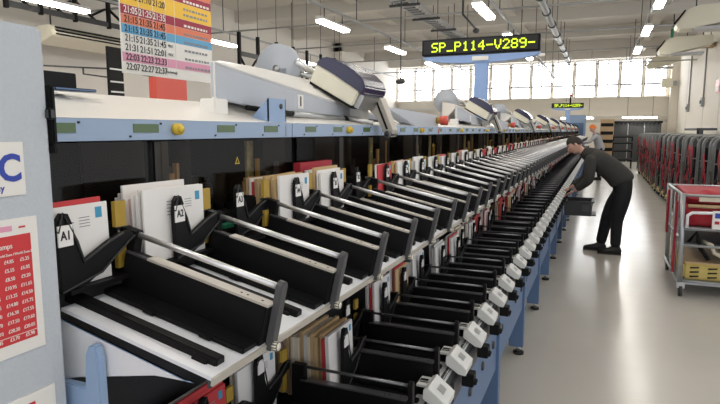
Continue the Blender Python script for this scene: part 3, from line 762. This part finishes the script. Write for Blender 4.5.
def fill(k, tier, seq, face_x, w=.205, h0=.16, front_detail=False, t=None):
    """seq: inner -> outer list of materials; the last is the face"""
    yk = P0+k*PP
    zf = 1.375 if tier == 'u' else .804
    sec = k//4; nm = ('pocket %s%d' % ('ABC'[sec], k % 4+1)) if (sec < 3 and tier == 'u') else ('%s row, section %s, %s slot' % ('upper' if tier == 'u' else 'lower', ordinal[sec], ordinal[k % 4]))
    x = face_x; n = len(seq)
    for j, m in enumerate(reversed(seq)):
        tt = t or random.choice([.004, .006, .008, .010])
        hh = h0+random.uniform(-.014, .012); ww = w+random.uniform(-.012, .004)
        front = j == 0
        if front:
            lab = '%s envelope facing outward at the front of %s' % (CN[m], nm); grp = None
        else:
            lab = '%s envelope edge-on in the stack of %s' % (CN[m], nm); grp = '%s envelopes stacked in %s' % (CN[m], nm)
        envelope(x, yk-.148+(-.02 if (tier, k) == ('u', 0) else 0)+random.uniform(-.006, .006), zf, ww, hh, tt, m, lab, grp, detail=front and front_detail, lean=random.uniform(-.05, .0))
        x -= tt+.0015; count[0] += 1
random.seed(11)
fill(0, 'u', ['paper', 'paper', 'paper_brown', 'paper_red', 'paper'], -.94, .20, .165, True, .004)
fill(1, 'u', ['paper']*6+['paper_pink', 'paper', 'paper', 'paper', 'paper', 'paper', 'paper'], -.94, .205, .165, True)
fill(3, 'u', ['paper_brown']*3+['paper', 'paper_red', 'paper_brown', 'paper_brown', 'paper', 'paper_brown', 'paper_brown', 'paper_brown', 'paper_brown', 'paper_brown', 'paper'], -.94, .205, .155, True, .009)
fill(4, 'u', ['paper', 'paper', 'paper', 'paper_brown', 'paper_brown', 'paper', 'paper', 'paper'], -.94, .20, .155, True)
fill(1, 'l', ['paper', 'paper_cream', 'paper_red', 'paper_red', 'paper_red'], -.878, .2, .215, True)
fill(2, 'l', ['paper_cream', 'paper', 'paper'], -.908, .2, .21, True)
fill(3, 'l', ['paper_cream', 'paper', 'paper_brown', 'paper_pink', 'paper', 'paper_brown', 'paper_cream', 'paper_cream', 'paper_brown', 'paper', 'paper_cream', 'paper_brown', 'paper_brown', 'paper_brown', 'paper_red', 'paper'], -.763, .2, .215, True, .013)
pal = ['paper']*7+['paper_pink']*2+['paper_red']*4+['paper_cream']*2+['paper_brown']
for k in range(6, 27):
    nn = random.choice([2, 3, 4, 5]) if k not in (9, 17) else 1
    fill(k, 'u', [random.choice(pal) for _ in range(nn)], -.94, .2, .15, k < 12)
for k in range(5, 27):
    nn = random.choice([4, 5, 6, 7])
    fill(k, 'l', [random.choice(pal) for _ in range(nn)], LFACE[k]-.008, .2, .235, k < 8)
# far mail nobody could count
for tier, zf, fx, hh in (('u', 1.376, -.94, .155), ('l', .804, -.86, .235)):
    mb = MB()
    for k in range(27, 4*NSEC):
        for j in range(3):
            x = fx-j*.02; y = P0+k*PP-.15; h = hh+random.uniform(-.03, .01)
            mb.box(x-.012, x, y-.1, y+.1, zf, zf+h, random.choice(pal))
    o = mb.obj('distant_letters')
    tag(o, 'mixed white, red and cream letters filling the %s pockets toward the machine end' % ('upper' if tier == 'u' else 'lower'), 'letters', None, 'stuff')
# yellow sticky note, green card
p = TU(.28, -.105)
o = MB().box(-.03, .03, -.02, .02, 0, .001, 'note_yellow').obj('sticky_note'); o.location = (p[0], P0+.09, p[1]+.002); o.rotation_euler = (0, A, .5); tag(o, 'yellow sticky note lying in the tray of pocket A2', 'note')
o = MB().box(0, .03, 0, .08, 0, .03, 'green').obj('green_block'); o.location = (-1.03, P0+1.42*PP, 1.375); tag(o, 'dark green block beside the paddle of pocket A3', 'block')
o = MB().box(-1.06, -1.03, 1.75, 2.02, 1.40, 1.56, 'strap_red').obj('red_folder'); o.location = (.0, .1, 0); tag(o, 'dark red folder standing behind the brown envelopes of pocket A4', 'folder')
tg = MB().box(-.92, -.80, .70, .78, 1.02, 1.10, 'gold').obj('yellow_block'); tag(tg, 'yellow block in the dark gap under pocket A1', 'block')

# ================================================================== CAGES
def cage_meshes(seed):
    rr = random.Random(seed); out = []
    def U(y, m='cage_grey', r=.018):
        pts = [(0, y, .16), (0, y, 1.46)] + [(.12-.12*math.cos(t), y, 1.46+.13*math.sin(t)) for t in [PI/2*i/4 for i in range(1, 5)]]
        pts += [(.60, y, 1.59)] + [(.60+.12*math.sin(t), y, 1.46+.13*math.cos(t)) for t in [PI/2*i/4 for i in range(1, 5)]] + [(.72, y, .16)]
        return pts
    out.append(('base', MB().box(0, .72, 0, .78, .14, .17, 'cage_grey').box(0, .72, 0, .05, .12, .20, 'wood').box(0, .03, 0, .78, .12, .19, 'tray_yellow').mesh('base')))
    for y in (.02, .76):
        mb = MB().tube(U(y), .023, 'cage_grey', 8)
        for x in (.24, .48): mb.cyl((x, y, .17), (x, y, 1.58), .008, 'cage_grey', 6)
        for z in (.5, .85, 1.2): mb.cyl((0, y, z), (.72, y, z), .009, 'cage_grey', 6)
        out.append(('end_frame', mb.mesh('end_frame')))
    mb = MB()
    for z in (.35, .75, 1.1, 1.45): mb.cyl((.72, .02, z), (.72, .76, z), .010, 'cage_grey', 6)
    for y in (.2, .39, .58): mb.cyl((.72, y, .17), (.72, y, 1.45), .008, 'cage_grey', 6)
    out.append(('side_mesh', mb.mesh('side_mesh')))
    out.append(('shade_panel', MB().box(.06, .68, .36, .42, .18, 1.5, 'dark_grey').box(.1, .64, .35, .36, .25, 1.4, 'black').mesh('shade_panel')))  # dark panel added to stand in for the shade inside the cage
    mb = MB()
    for q in range(2):
        z = 1.45-rr.random()*.5; pts = []
        y = rr.random()*.6
        for s in range(6):
            pts.append((-.025-rr.random()*.02, y+rr.random()*.12, z-s*(.12+rr.random()*.08)))
        mb.tube(pts, .011, 'strap_red', 5)
    mb.box(-.03, -.005, .3, .36, .8, .9, 'strap_red')
    out.append(('strap', mb.mesh('strap')))
    mb = MB()
    for i in range(2):
        z0 = .9-i*.35; mb.tube([(-.03, .05, z0+.25), (-.04, .25, z0), (-.04, .5, z0-.05), (-.03, .72, z0+.2)], .012, 'black', 5)
    out.append(('bungee_cord', mb.mesh('bungee_cord')))
    for x in (.06, .66):
        for y in (.08, .70):
            out.append(('castor', MB().cyl((x-.018, y, .055), (x+.018, y, .055), .055, 'wheel', 12).box(x-.03, x+.03, y-.02, y+.02, .06, .14, 'steel').mesh('castor')))
    return out
variants = [cage_meshes(s) for s in (1, 2, 3)]
for i in range(19):
    y = 7.75+i*.92
    lab = ('grey roll cage with red straps, close behind the low trolley' if i == 0 else 'grey roll cage with red straps at the far end of the row' if i == 18 else
           'grey arched roll cage with red straps, %s in the row behind the low trolley' % ordinal[i])
    p = empty('roll_cage', (1.47+random.uniform(-.03, .04), y, 0), lab, 'roll cage', 'roll cages in a row', random.uniform(-.03, .03))
    for nm, me in variants[i % 3]: link(nm, me, p)
# folded grey sheets leaning above the cages
o = MB().box(3.0, 3.6, 22, 25, 1.70, 1.78, 'dark_grey').box(3.1, 3.2, 22, 22.1, 0, 1.7, 'dark_grey').box(3.4, 3.5, 24.8, 24.9, 0, 1.7, 'dark_grey').obj('work_bench'); tag(o, 'dark high bench against the right wall behind the cages', 'bench')

# ---------------- front low trolley
tr = empty('mail_trolley', (.80, 6.42, 0), 'low grey tube mail trolley with red bags at the aisle edge', 'trolley')
TW, TD, TH = 1.25, 1.2, 1.06
for x in (0, TW):
    for y in (0, TD):
        MB().cyl((x+.025, y, .14), (x+.0, y, TH), .024, 'trolley_grey', 10).obj('post', tr)
        w = MB().cyl((x+.02, y-.0, .06), (x+.05, y, .06), .06, 'wheel', 14).box(x+.0, x+.07, y-.03, y+.03, .09, .15, 'steel').obj('castor', tr)
mb = MB()
for z in (.16, .53, .70, 1.04): MB().cyl((0, 0, z), (TW, 0, z), .014, 'trolley_grey', 8).obj('cross_rail', tr); MB().cyl((0, TD, z), (TW, TD, z), .014, 'trolley_grey', 8).obj('cross_rail', tr)
mb = MB()
for z in (.16, .6, 1.04): mb.cyl((0, 0, z), (0, TD, z), .016, 'trolley_grey', 8)
for y in (.3, .6, .9): mb.cyl((.01, y, .16), (.0, y, 1.04), .009, 'trolley_grey', 6)
mb.obj('side_frame', tr)
MB().box(0, TW, 0, TD, .13, .16, 'trolley_grey').obj('deck', tr)
MB().box(-.03, -.01, .2, .26, .2, .95, 'strap_red').box(-.03, -.01, .95, 1.05, .5, 1.0, 'strap_red').obj('strap', tr)
MB().tube([(.05, -.03, .72), (.05, -.03, .84), (.09, -.03, .87), (.5, -.03, .88), (1.2, -.03, .88)], .016, 'white_plate', 8).obj('handle_bar', tr)
b = tag(MB().box(.86, 2.0, 6.5, 7.5, .165, .33, 'tray_yellow').obj('yellow_crate', bev=.02), 'ochre slotted tray on the bottom deck of the low trolley', 'tray')
mb = MB()
for r_ in range(3):
    for c_ in range(7): mb.prism([(.92+c_*.16, .19+r_*.045), (1.0+c_*.16, .20+r_*.045), (1.0+c_*.16, .212+r_*.045), (.92+c_*.16, .205+r_*.045)], 6.49, 6.5, 'black', 'y')
mb.obj('slot', b)
MB().box(.87, 1.99, 6.51, 7.49, .33, .345, 'wood').obj('timber_lid', b)
def bag(x0, x1, y0, y1, z0, z1, lab, nm='mail_bag'):
    mb = MB(); n = 10; vs = []; fs = []
    rr = random.Random(int(x0*100)+int(z0*50))
    nx, nz = 12, 6
    for j in range(nz+1):
        for i in range(nx+1):
            x = x0+(x1-x0)*i/nx; zz = z0+(z1-z0)*j/nz
            vs.append((x, y0+rr.uniform(-.025, .02)+.03*math.sin(i*1.7+j), zz+rr.uniform(-.01, .01)))
    o = len(vs)
    for j in range(nz+1):
        for i in range(nx+1):
            x = x0+(x1-x0)*i/nx; zz = z0+(z1-z0)*j/nz; vs.append((x, y1, zz))
    for j in range(nz):
        for i in range(nx):
            a = j*(nx+1)+i; fs.append((a, a+1, a+nx+2, a+nx+1)); a += o; fs.append((a, a+nx+1, a+nx+2, a+1))
    for i in range(nx):
        a = i; fs.append((a, a+o, a+o+1, a+1)); a = nz*(nx+1)+i; fs.append((a, a+1, a+o+1, a+o))
    for j in range(nz):
        a = j*(nx+1); fs.append((a, a+nx+1, a+nx+1+o, a+o)); a += nx; fs.append((a, a+o, a+nx+1+o, a+nx+1))
    mb.add(vs, fs, 'red_fabric', True)
    return tag(mb.obj(nm), lab, 'bag')
MB().box(0.02, TW-.02, .02, TD-.02, .70, .715, 'trolley_grey').obj('shelf', tr)
bag(.86, 2.0, 6.50, 7.5, .72, .93, 'folded dark red mail bag on the middle shelf of the low trolley')
bag(.86, 2.0, 6.52, 7.5, .95, 1.05, 'dark red mail bag laid across the top of the low trolley')
o = MB().box(.95, 1.35, 6.45, 6.49, .98, 1.03, 'paper_cream').obj('cardboard_strip'); tag(o, 'cream card strip lying along the trolley top edge', 'card')
o = MB().cyl((.86, 6.46, .93), (2.0, 6.46, .93), .018, 'wood', 8).obj('wooden_pole'); tag(o, 'pale wooden pole lying across the trolley front', 'pole')
ns = tag(MB().box(1.06, 1.45, 6.36, 6.375, .72, .90, 'paper').obj('trolley_sign'), 'white card with blue and red marks on the trolley front', 'sign')
MB().box(1.08, 1.13, 6.357, 6.36, .83, .88, 'logo_blue').box(1.15, 1.23, 6.357, 6.36, .83, .88, 'red_knob').box(1.27, 1.4, 6.357, 6.36, .83, .88, 'poster_orange').box(1.08, 1.12, 6.357, 6.36, .77, .80, 'strap_red').box(1.2, 1.4, 6.357, 6.36, .73, .76, 'ink_grey').obj('printed_mark', ns)
mb = MB()
for i in range(7): mb.tube([(.9+i*.13, 6.6, .53+.02*(i % 2)), (.95+i*.14, 6.48, .66-.12*(i % 3)), (1.0+i*.13, 6.55, .5-.05*(i % 2)), (1.08+i*.12, 6.5, .38+.04*(i % 3))], .022, ['black', 'paper_cream', 'black', 'dark_grey'][i % 4], 6)
mb.box(.86, 2.0, 6.52, 7.4, .52, .54, 'dark_grey')
o = mb.obj('loose_straps'); tag(o, 'tangle of black and cream straps on the trolley middle deck', 'straps', None, 'stuff')

# ================================================================== PEOPLE
def skin(name, verts, edges, radii, m, parent=None, sub=2, root=0):
    me = D.meshes.new(name); me.from_pydata([Vector(v) for v in verts], edges, [])
    o = link(name, me, parent)
    sm = o.modifiers.new('s', 'SKIN'); sm.use_smooth_shade = True; sm.branch_smoothing = .5
    ss = o.modifiers.new('ss', 'SUBSURF'); ss.levels = sub; ss.render_levels = sub
    for i, r in enumerate(radii):
        d = me.skin_vertices[0].data[i]; d.radius = (r if isinstance(r, tuple) else (r, r)); d.use_root = (i == root)
    bpy.context.view_layer.update()
    new = D.meshes.new_from_object(o.evaluated_get(bpy.context.evaluated_depsgraph_get()))
    o.modifiers.clear(); o.data = new; new.materials.clear(); new.materials.append(M[m])
    for p in new.polygons: p.use_smooth = True
    D.meshes.remove(me)
    return o
def chainset(chains):
    """chains: list of lists of (pos, r) ; identical pos merges"""
    V = []; E = []; Rr = []; idx = {}
    for ch in chains:
        prev = None
        for p, r in ch:
            k = tuple(round(c, 4) for c in p)
            if k not in idx: idx[k] = len(V); V.append(p); Rr.append(r)
            i = idx[k]
            if prev is not None and prev != i: E.append((prev, i))
            prev = i
    return V, E, Rr
def head(mb, c, fwd, up, m='skin', s=1.):
    """sculpted head: ellipsoid deformed with brow, nose, chin, ears"""
    f = Vector(fwd).normalized(); u = Vector(up); u = (u-f*u.dot(f)).normalized(); l = u.cross(f)
    Rm = Matrix((f, l, u)).transposed()
    seg, rings = 24, 18; vs = []
    for i in range(rings+1):
        t = PI*i/rings; z = math.cos(t)
        for k in range(seg):
            p = 2*PI*k/seg; x = math.sin(t)*math.cos(p); y = math.sin(t)*math.sin(p)
            X, Y, Z = x*.098, y*.076, z*.118
            if x > 0:
                if Z < -.02: X += .006; Y *= 1-.25*min(1, (-.02-Z)/.09)
                if abs(y) < .28 and -.045 < Z < .02: X += .026*(1-abs(y)/.28)*max(0, 1-abs(Z+.022)/.04)
                if .2 < abs(y) < .55 and -.01 < Z < .03: X -= .007
                if abs(y) < .35 and -.075 < Z < -.052: X += .006
                if abs(y) < .4 and Z < -.09: X += .014
            else:
                if Z < -.03: X *= 1-.35*min(1, (-.03-Z)/.08)
            vs.append(Vector(c)+Rm @ (Vector((X, Y, Z))*s))
    fs = [(i*seg+k, (i+1)*seg+k, (i+1)*seg+(k+1) % seg, i*seg+(k+1) % seg) for i in range(rings) for k in range(seg)]
    mb.add(vs, fs, m, True)
    for sgn in (-1, 1):
        mb.ball(Vector(c)+Rm @ (Vector((-.008, sgn*.077, -.01))*s), .018*s, .008*s, .03*s, m, 10, 8, Rm)
    return Rm
def eyes(mb, c, Rm, s=1.):
    for sgn in (-1, 1):
        mb.ball(Vector(c)+Rm @ (Vector((.083, sgn*.03, .006))*s), .010*s, .014*s, .008*s, 'paper', 8, 6, Rm)
        mb.ball(Vector(c)+Rm @ (Vector((.0905, sgn*.03, .006))*s), .005*s, .006*s, .006*s, 'ink', 8, 6, Rm)
        mb.ball(Vector(c)+Rm @ (Vector((.088, sgn*.03, .027))*s), .008*s, .02*s, .004*s, 'hair', 8, 6, Rm)
    mb.ball(Vector(c)+Rm @ (Vector((.092, 0, -.066))*s), .008*s, .024*s, .005*s, 'poster_pink', 8, 6, Rm)
def hair_cap(mb, c, Rm, s=1., m='hair', low=-.02, grow=1.09):
    seg, rings = 22, 12; vs = []; fs = []
    for i in range(rings+1):
        t = PI*.62*i/rings
        for k in range(seg):
            p = 2*PI*k/seg; x = math.sin(t)*math.cos(p); y = math.sin(t)*math.sin(p); z = math.cos(t)
            lim = .052 if x > .3 else (low if x > -.35 else low-.055)
            Z = max(z*.118*grow+.004, lim+.006*math.sin(5*p))
            rho = math.sqrt(max(0, 1-min(1, (Z/(.118*grow+.004))**2))); X = math.cos(p)*.098*grow*rho-.005; Y = math.sin(p)*.076*grow*rho
            wob = 1+.03*math.sin(7*p+3*t)
            vs.append(Vector(c)+Rm @ (Vector((X*wob, Y*wob, Z))*s))
    for i in range(rings):
        for k in range(seg): fs.append((i*seg+k, (i+1)*seg+k, (i+1)*seg+(k+1) % seg, i*seg+(k+1) % seg))
    mb.add(vs, fs, m, True)
def hand_chains(w, d, n, side):
    """wrist point w, direction d (pointing fingers), n = palm normal (down), thumb side vector"""
    d = Vector(d).normalized(); n = Vector(n).normalized(); s = d.cross(n)*side; w = Vector(w)
    ch = []; palm = w+d*.05
    ch.append([(tuple(w), (.027, .02)), (tuple(palm), (.036, .016)), (tuple(w+d*.085), (.036, .014))])
    fs = []
    for k, (off, ln) in enumerate(((.028, .07), (.010, .078), (-.009, .073), (-.027, .058))):
        b = w+d*.082+s*off; a1 = b+d*ln*.45+n*.006; a2 = b+d*ln*.75+n*.024; a3 = b+d*ln*.88+n*.043
        fs.append([(tuple(b-d*.02), .0095), (tuple(b), .0095), (tuple(a1), .009), (tuple(a2), .0085), (tuple(a3), .0075)])
    t0 = w+d*.03+s*.022
    fs.append([(tuple(t0-d*.01-s*.01), .012), (tuple(t0+d*.015+s*.018), .0115), (tuple(t0+d*.038+s*.028+n*.012), .010), (tuple(t0+d*.058+s*.022+n*.026), .0085)])
    return ch, fs

def join_into(target, others):
    mb = MB()
    def take(me, mw):
        o = len(mb.v); mb.v += [tuple(mw @ v.co) for v in me.vertices]; ms = [m.name for m in me.materials]
        for p in me.polygons: mb.f.append([o+i for i in p.vertices]); mb.mi.append(mb._m(ms[p.material_index])); mb.sm.append(True)
    take(target.data, Matrix()); 
    for q in others: take(q.data, Matrix()); D.objects.remove(q)
    me = D.meshes.new(target.name); me.from_pydata(mb.v, [], mb.f)
    for m in mb.mats: me.materials.append(M[m])
    me.polygons.foreach_set('material_index', mb.mi); me.polygons.foreach_set('use_smooth', mb.sm); target.data = me

# ---- person 1, bending over the lower tier
P1 = empty('person', (.15, 8.4, 0), 'man in dark jacket and black trousers bending over the lower pockets', 'person')
O1 = Vector((.15, 8.4, 0))
def q1(x, y, z): return (x-O1.x, y, z)
hipc = q1(.31, 0, .93)
# body (skin surface) : neck, head, arms with hands
hc = Vector(q1(-.315, -.01, 1.49)); fwd = Vector((-.80, -.12, -.60)); upv = Vector((-.62, 0, .78))
body_ch = [[(q1(.31, 0, .93), .07), (q1(.11, 0, 1.15), .08), (q1(-.08, 0, 1.28), .07), (q1(-.17, 0, 1.37), .05), (q1(-.25, 0, 1.43), .055), (tuple(hc), .06)]]
# arms
shL, elL, wrL = (q1(-.10, -.19, 1.30), q1(-.10, -.23, 1.02), q1(-.30, -.12, .845))
shR, elR, wrR = (q1(-.10, .19, 1.30), q1(-.14, .23, 1.03), q1(-.36, .10, .865))
for sh, el, wr in ((shL, elL, wrL), (shR, elR, wrR)):
    body_ch.append([(q1(-.08, 0, 1.28), .07), (sh, .045), (el, .042), (wr, .026)])
legs = []
hl, kl, al = q1(.34, -.1, .88), q1(.27, -.11, .47), q1(.27, -.11, .09)
hr, kr, ar = q1(.29, .1, .88), q1(.15, .10, .48), q1(.08, .09, .09)
for h_, k_, a_ in ((hl, kl, al), (hr, kr, ar)): body_ch.append([(q1(.31, 0, .93), .07), (h_, .065), (k_, .045), (a_, .035)])
V, E, Rr = chainset(body_ch)
body = skin('body', V, E, Rr, 'skin', P1)
extra = []
for wr, el, side in ((wrL, elL, -1), (wrR, elR, 1)):
    d = (Vector(wr)-Vector(el)).normalized()*.6+Vector((-.75, .0, -.25))
    ch, fs = hand_chains(wr, d, (-.3, 0, -1), side)
    V, E, Rr = chainset(ch); extra.append(skin('hand', V, E, Rr, 'skin', P1))
    for fch in fs:
        V, E, Rr = chainset([fch]); extra.append(skin('finger', V, E, Rr, 'skin', P1, sub=1))
hm = MB(); RmH = head(hm, hc, fwd, upv); eyes(hm, hc, RmH)
extra.append(hm.obj('headm', P1))
join_into(body, extra)
hb = MB(); hair_cap(hb, hc, RmH, 1., 'hair', -.015, 1.07); hb.obj('hair', P1)
# jacket
jc = [[(q1(.335, 0, .95), (.155, .185)), (q1(.30, 0, 1.04), (.15, .185)), (q1(.15, 0, 1.17), (.15, .19)), (q1(.0, 0, 1.275), (.15, .19)), (q1(-.10, 0, 1.335), (.125, .16)), (q1(-.175, 0, 1.385), (.088, .092)), (q1(-.215, 0, 1.415), (.07, .072))]]
for sh, el, wr in ((shL, elL, wrL), (shR, elR, wrR)):
    e = Vector(el); w_ = Vector(wr); s_ = Vector(sh)
    jc.append([(q1(.0, 0, 1.275), (.15, .19)), (tuple(s_), .095), (tuple(s_.lerp(e, .5)), .08), (tuple(e), .074), (tuple(e.lerp(w_, .55)), .056), (tuple(e.lerp(w_, .82)), .05)])
V, E, Rr = chainset(jc); skin('jacket', V, E, Rr, 'jacket', P1)
tc_ = [[(q1(.29, 0, 1.05), (.12, .155)), (q1(.32, 0, .99), (.14, .165)), (q1(.335, 0, .90), (.15, .175))]]
for h_, k_, a_ in ((hl, kl, al), (hr, kr, ar)):
    H_ = Vector(h_); K_ = Vector(k_); A_ = Vector(a_)
    tc_.append([(q1(.335, 0, .90), (.15, .175)), (tuple(H_+Vector((.0, 0, -.08))), .125), (tuple(H_.lerp(K_, .5)), .108), (tuple(K_), .086), (tuple(K_.lerp(A_, .5)), .078), (tuple(A_+Vector((0, 0, .0))), .07)])
V, E, Rr = chainset(tc_); skin('trousers', V, E, Rr, 'trousers', P1)
for a_ in (al, ar):
    A_ = Vector(a_); sh = MB()
    prof = [(.075, .0), (.08, .05), (.06, .10), (-.02, .11), (-.08, .075), (-.16, .055), (-.215, .035), (-.225, .0)]
    n_ = len(prof); vs = []
    for yy, sc in ((-.045, .82), (-.03, 1), (.03, 1), (.045, .82)):
        for px, pz in prof: vs.append((A_.x+px*(.97 if sc < 1 else 1), A_.y+yy, .018+pz*sc))
    fs = [tuple(range(n_)), tuple(range(3*n_, 4*n_))[::-1]]
    for r_ in range(3):
        for i in range(n_): j = (i+1) % n_; fs.append((r_*n_+i, r_*n_+j, (r_+1)*n_+j, (r_+1)*n_+i))
    sh.add(vs, fs, 'shoe', True)
    so = sh.obj('shoe', P1)
    MB().box(A_.x-.225, A_.x+.08, A_.y-.045, A_.y+.045, .0, .02, 'sole').obj('sole', so, bev=.006)
# tote
tt = empty('mail_tote', (-.225, 8.38, .53), 'dark grey plastic tote held against the machine by the bending man', 'tote')
MB().prism([(-.17, .0), (-.185, .195), (-.175, .195), (-.16, .012), (.16, .012), (.175, .195), (.185, .195), (.17, 0)], -.24, .24, 'tote', 'y').box(-.165, .165, -.245, -.235, .0, .185, 'tote').box(-.165, .165, .235, .245, .0, .185, 'tote').obj('box', tt, bev=.003)
MB().box(-.2, .2, -.262, -.24, .18, .2, 'tote').box(-.2, .2, .24, .262, .18, .2, 'tote').box(-.205, -.18, -.26, .26, .18, .2, 'tote').box(.18, .205, -.26, .26, .18, .2, 'tote').obj('rim', tt, bev=.004)
MB().box(.05, .14, -.25, -.244, .06, .15, 'dark_grey').obj('label_holder', tt)
MB().box(.17, .23, -.2, .2, .0, .015, 'tote').obj('bottom_lip', tt); MB().box(-.27, -.17, -.1, .1, .13, .145, 'steel').obj('hook', tt)

# ---- person 2 in grey shirt at the far end
P2 = empty('person', (-.06, 21., 0), 'man in grey shirt and orange hat leaning toward the machine', 'person')
hc = Vector((-.17, 0, 1.76)); fwd = Vector((-.85, -.1, -.45)); upv = Vector((-.3, 0, .95))
b2 = [[((.08, 0, 1.08), .07), ((.02, 0, 1.33), .08), ((-.06, 0, 1.5), .07), ((-.11, 0, 1.62), .055), (tuple(hc), .06)]]
arms2 = []
for sg in (-1, 1):
    sh, el, wr = (-.07, sg*.2, 1.52), (-.25, sg*.24, 1.30), (-.50, sg*.17, 1.28)
    arms2.append((sh, el, wr)); b2.append([((-.06, 0, 1.5), .07), (sh, .055), (el, .042), (wr, .026)])
lg2 = []
for sg in (-1, 1):
    h_, k_, a_ = (.08, sg*.1, 1.0), (.07, sg*.11, .52), (.1, sg*.11, .09); lg2.append((h_, k_, a_)); b2.append([((.08, 0, 1.08), .07), (h_, .06), (k_, .055), (a_, .04)])
V, E, Rr = chainset(b2); body = skin('body', V, E, Rr, 'skin', P2, sub=1)
hm = MB(); Rm2 = head(hm, hc, fwd, upv); eyes(hm, hc, Rm2); extra = [hm.obj('headm', P2)]
for (sh, el, wr), sg in zip(arms2, (-1, 1)):
    ch, fs = hand_chains(wr, (-1, 0, -.2), (0, 0, -1), sg)
    V, E, Rr = chainset(ch); extra.append(skin('hand', V, E, Rr, 'skin', P2, sub=1))
    for fch in fs: V, E, Rr = chainset([fch]); extra.append(skin('finger', V, E, Rr, 'skin', P2, sub=1))
join_into(body, extra)
hb = MB(); hair_cap(hb, hc, Rm2, 1., 'hat_orange', .0, 1.2); hb.obj('orange_hat', P2)
jc = [[((.09, 0, .99), (.145, .185)), ((.085, 0, 1.1), (.14, .18)), ((.05, 0, 1.24), (.135, .175)), ((-.0, 0, 1.4), (.14, .18)), ((-.06, 0, 1.52), (.12, .16)), ((-.1, 0, 1.60), (.08, .085)), ((-.115, 0, 1.635), (.066, .066))]]
for sh, el, wr in arms2:
    e = Vector(el); w_ = Vector(wr); s_ = Vector(sh); jc.append([((-.0, 0, 1.4), (.14, .18)), (sh, .08), (tuple(s_.lerp(e, .5)), .07), (el, .06), (tuple(e.lerp(w_, .8)), .045)])
V, E, Rr = chainset(jc); skin('shirt', V, E, Rr, 'shirt_grey', P2, sub=1)
tc_ = [[((.07, 0, 1.22), (.10, .13)), ((.08, 0, 1.12), (.12, .15)), ((.08, 0, 1.04), (.13, .165))]]
for h_, k_, a_ in lg2: tc_.append([((.08, 0, 1.04), (.13, .165)), (h_, .1), (k_, .08), (tuple(Vector(a_)+Vector((0, 0, -.01))), .07)])
V, E, Rr = chainset(tc_); skin('trousers', V, E, Rr, 'trousers', P2, sub=1)
for h_, k_, a_ in lg2:
    MB().prism([(a_[0]+.08, 0), (a_[0]+.08, .1), (a_[0]-.03, .11), (a_[0]-.2, .05), (a_[0]-.22, 0)], a_[1]-.045, a_[1]+.045, 'shoe', 'y').obj('shoe', P2, bev=.01)

# ================================================================== WORLD, CAMERA
wd = D.worlds.new('w'); S.world = wd; wd.use_nodes = True
bg = wd.node_tree.nodes['Background']; bg.inputs[0].default_value = (.93, .96, 1, 1); bg.inputs[1].default_value = .9
cam = D.cameras.new('camera'); co = D.objects.new('camera', cam); col.objects.link(co)
cam.sensor_width = 36; cam.lens = 28.; cam.clip_start = .05; cam.clip_end = 200
th = math.atan(71/560); ph = math.atan(240*math.cos(th)/560)
co.location = (0, 0, 1.68); co.rotation_euler = (PI/2-th, 0, ph)
S.camera = co
S.view_settings.view_transform = 'Standard'; S.view_settings.look = 'None'; S.view_settings.exposure = .45; S.view_settings.gamma = 1
S.view_settings.use_curve_mapping = False
print('envelopes', count[0], 'objects', len(D.objects))
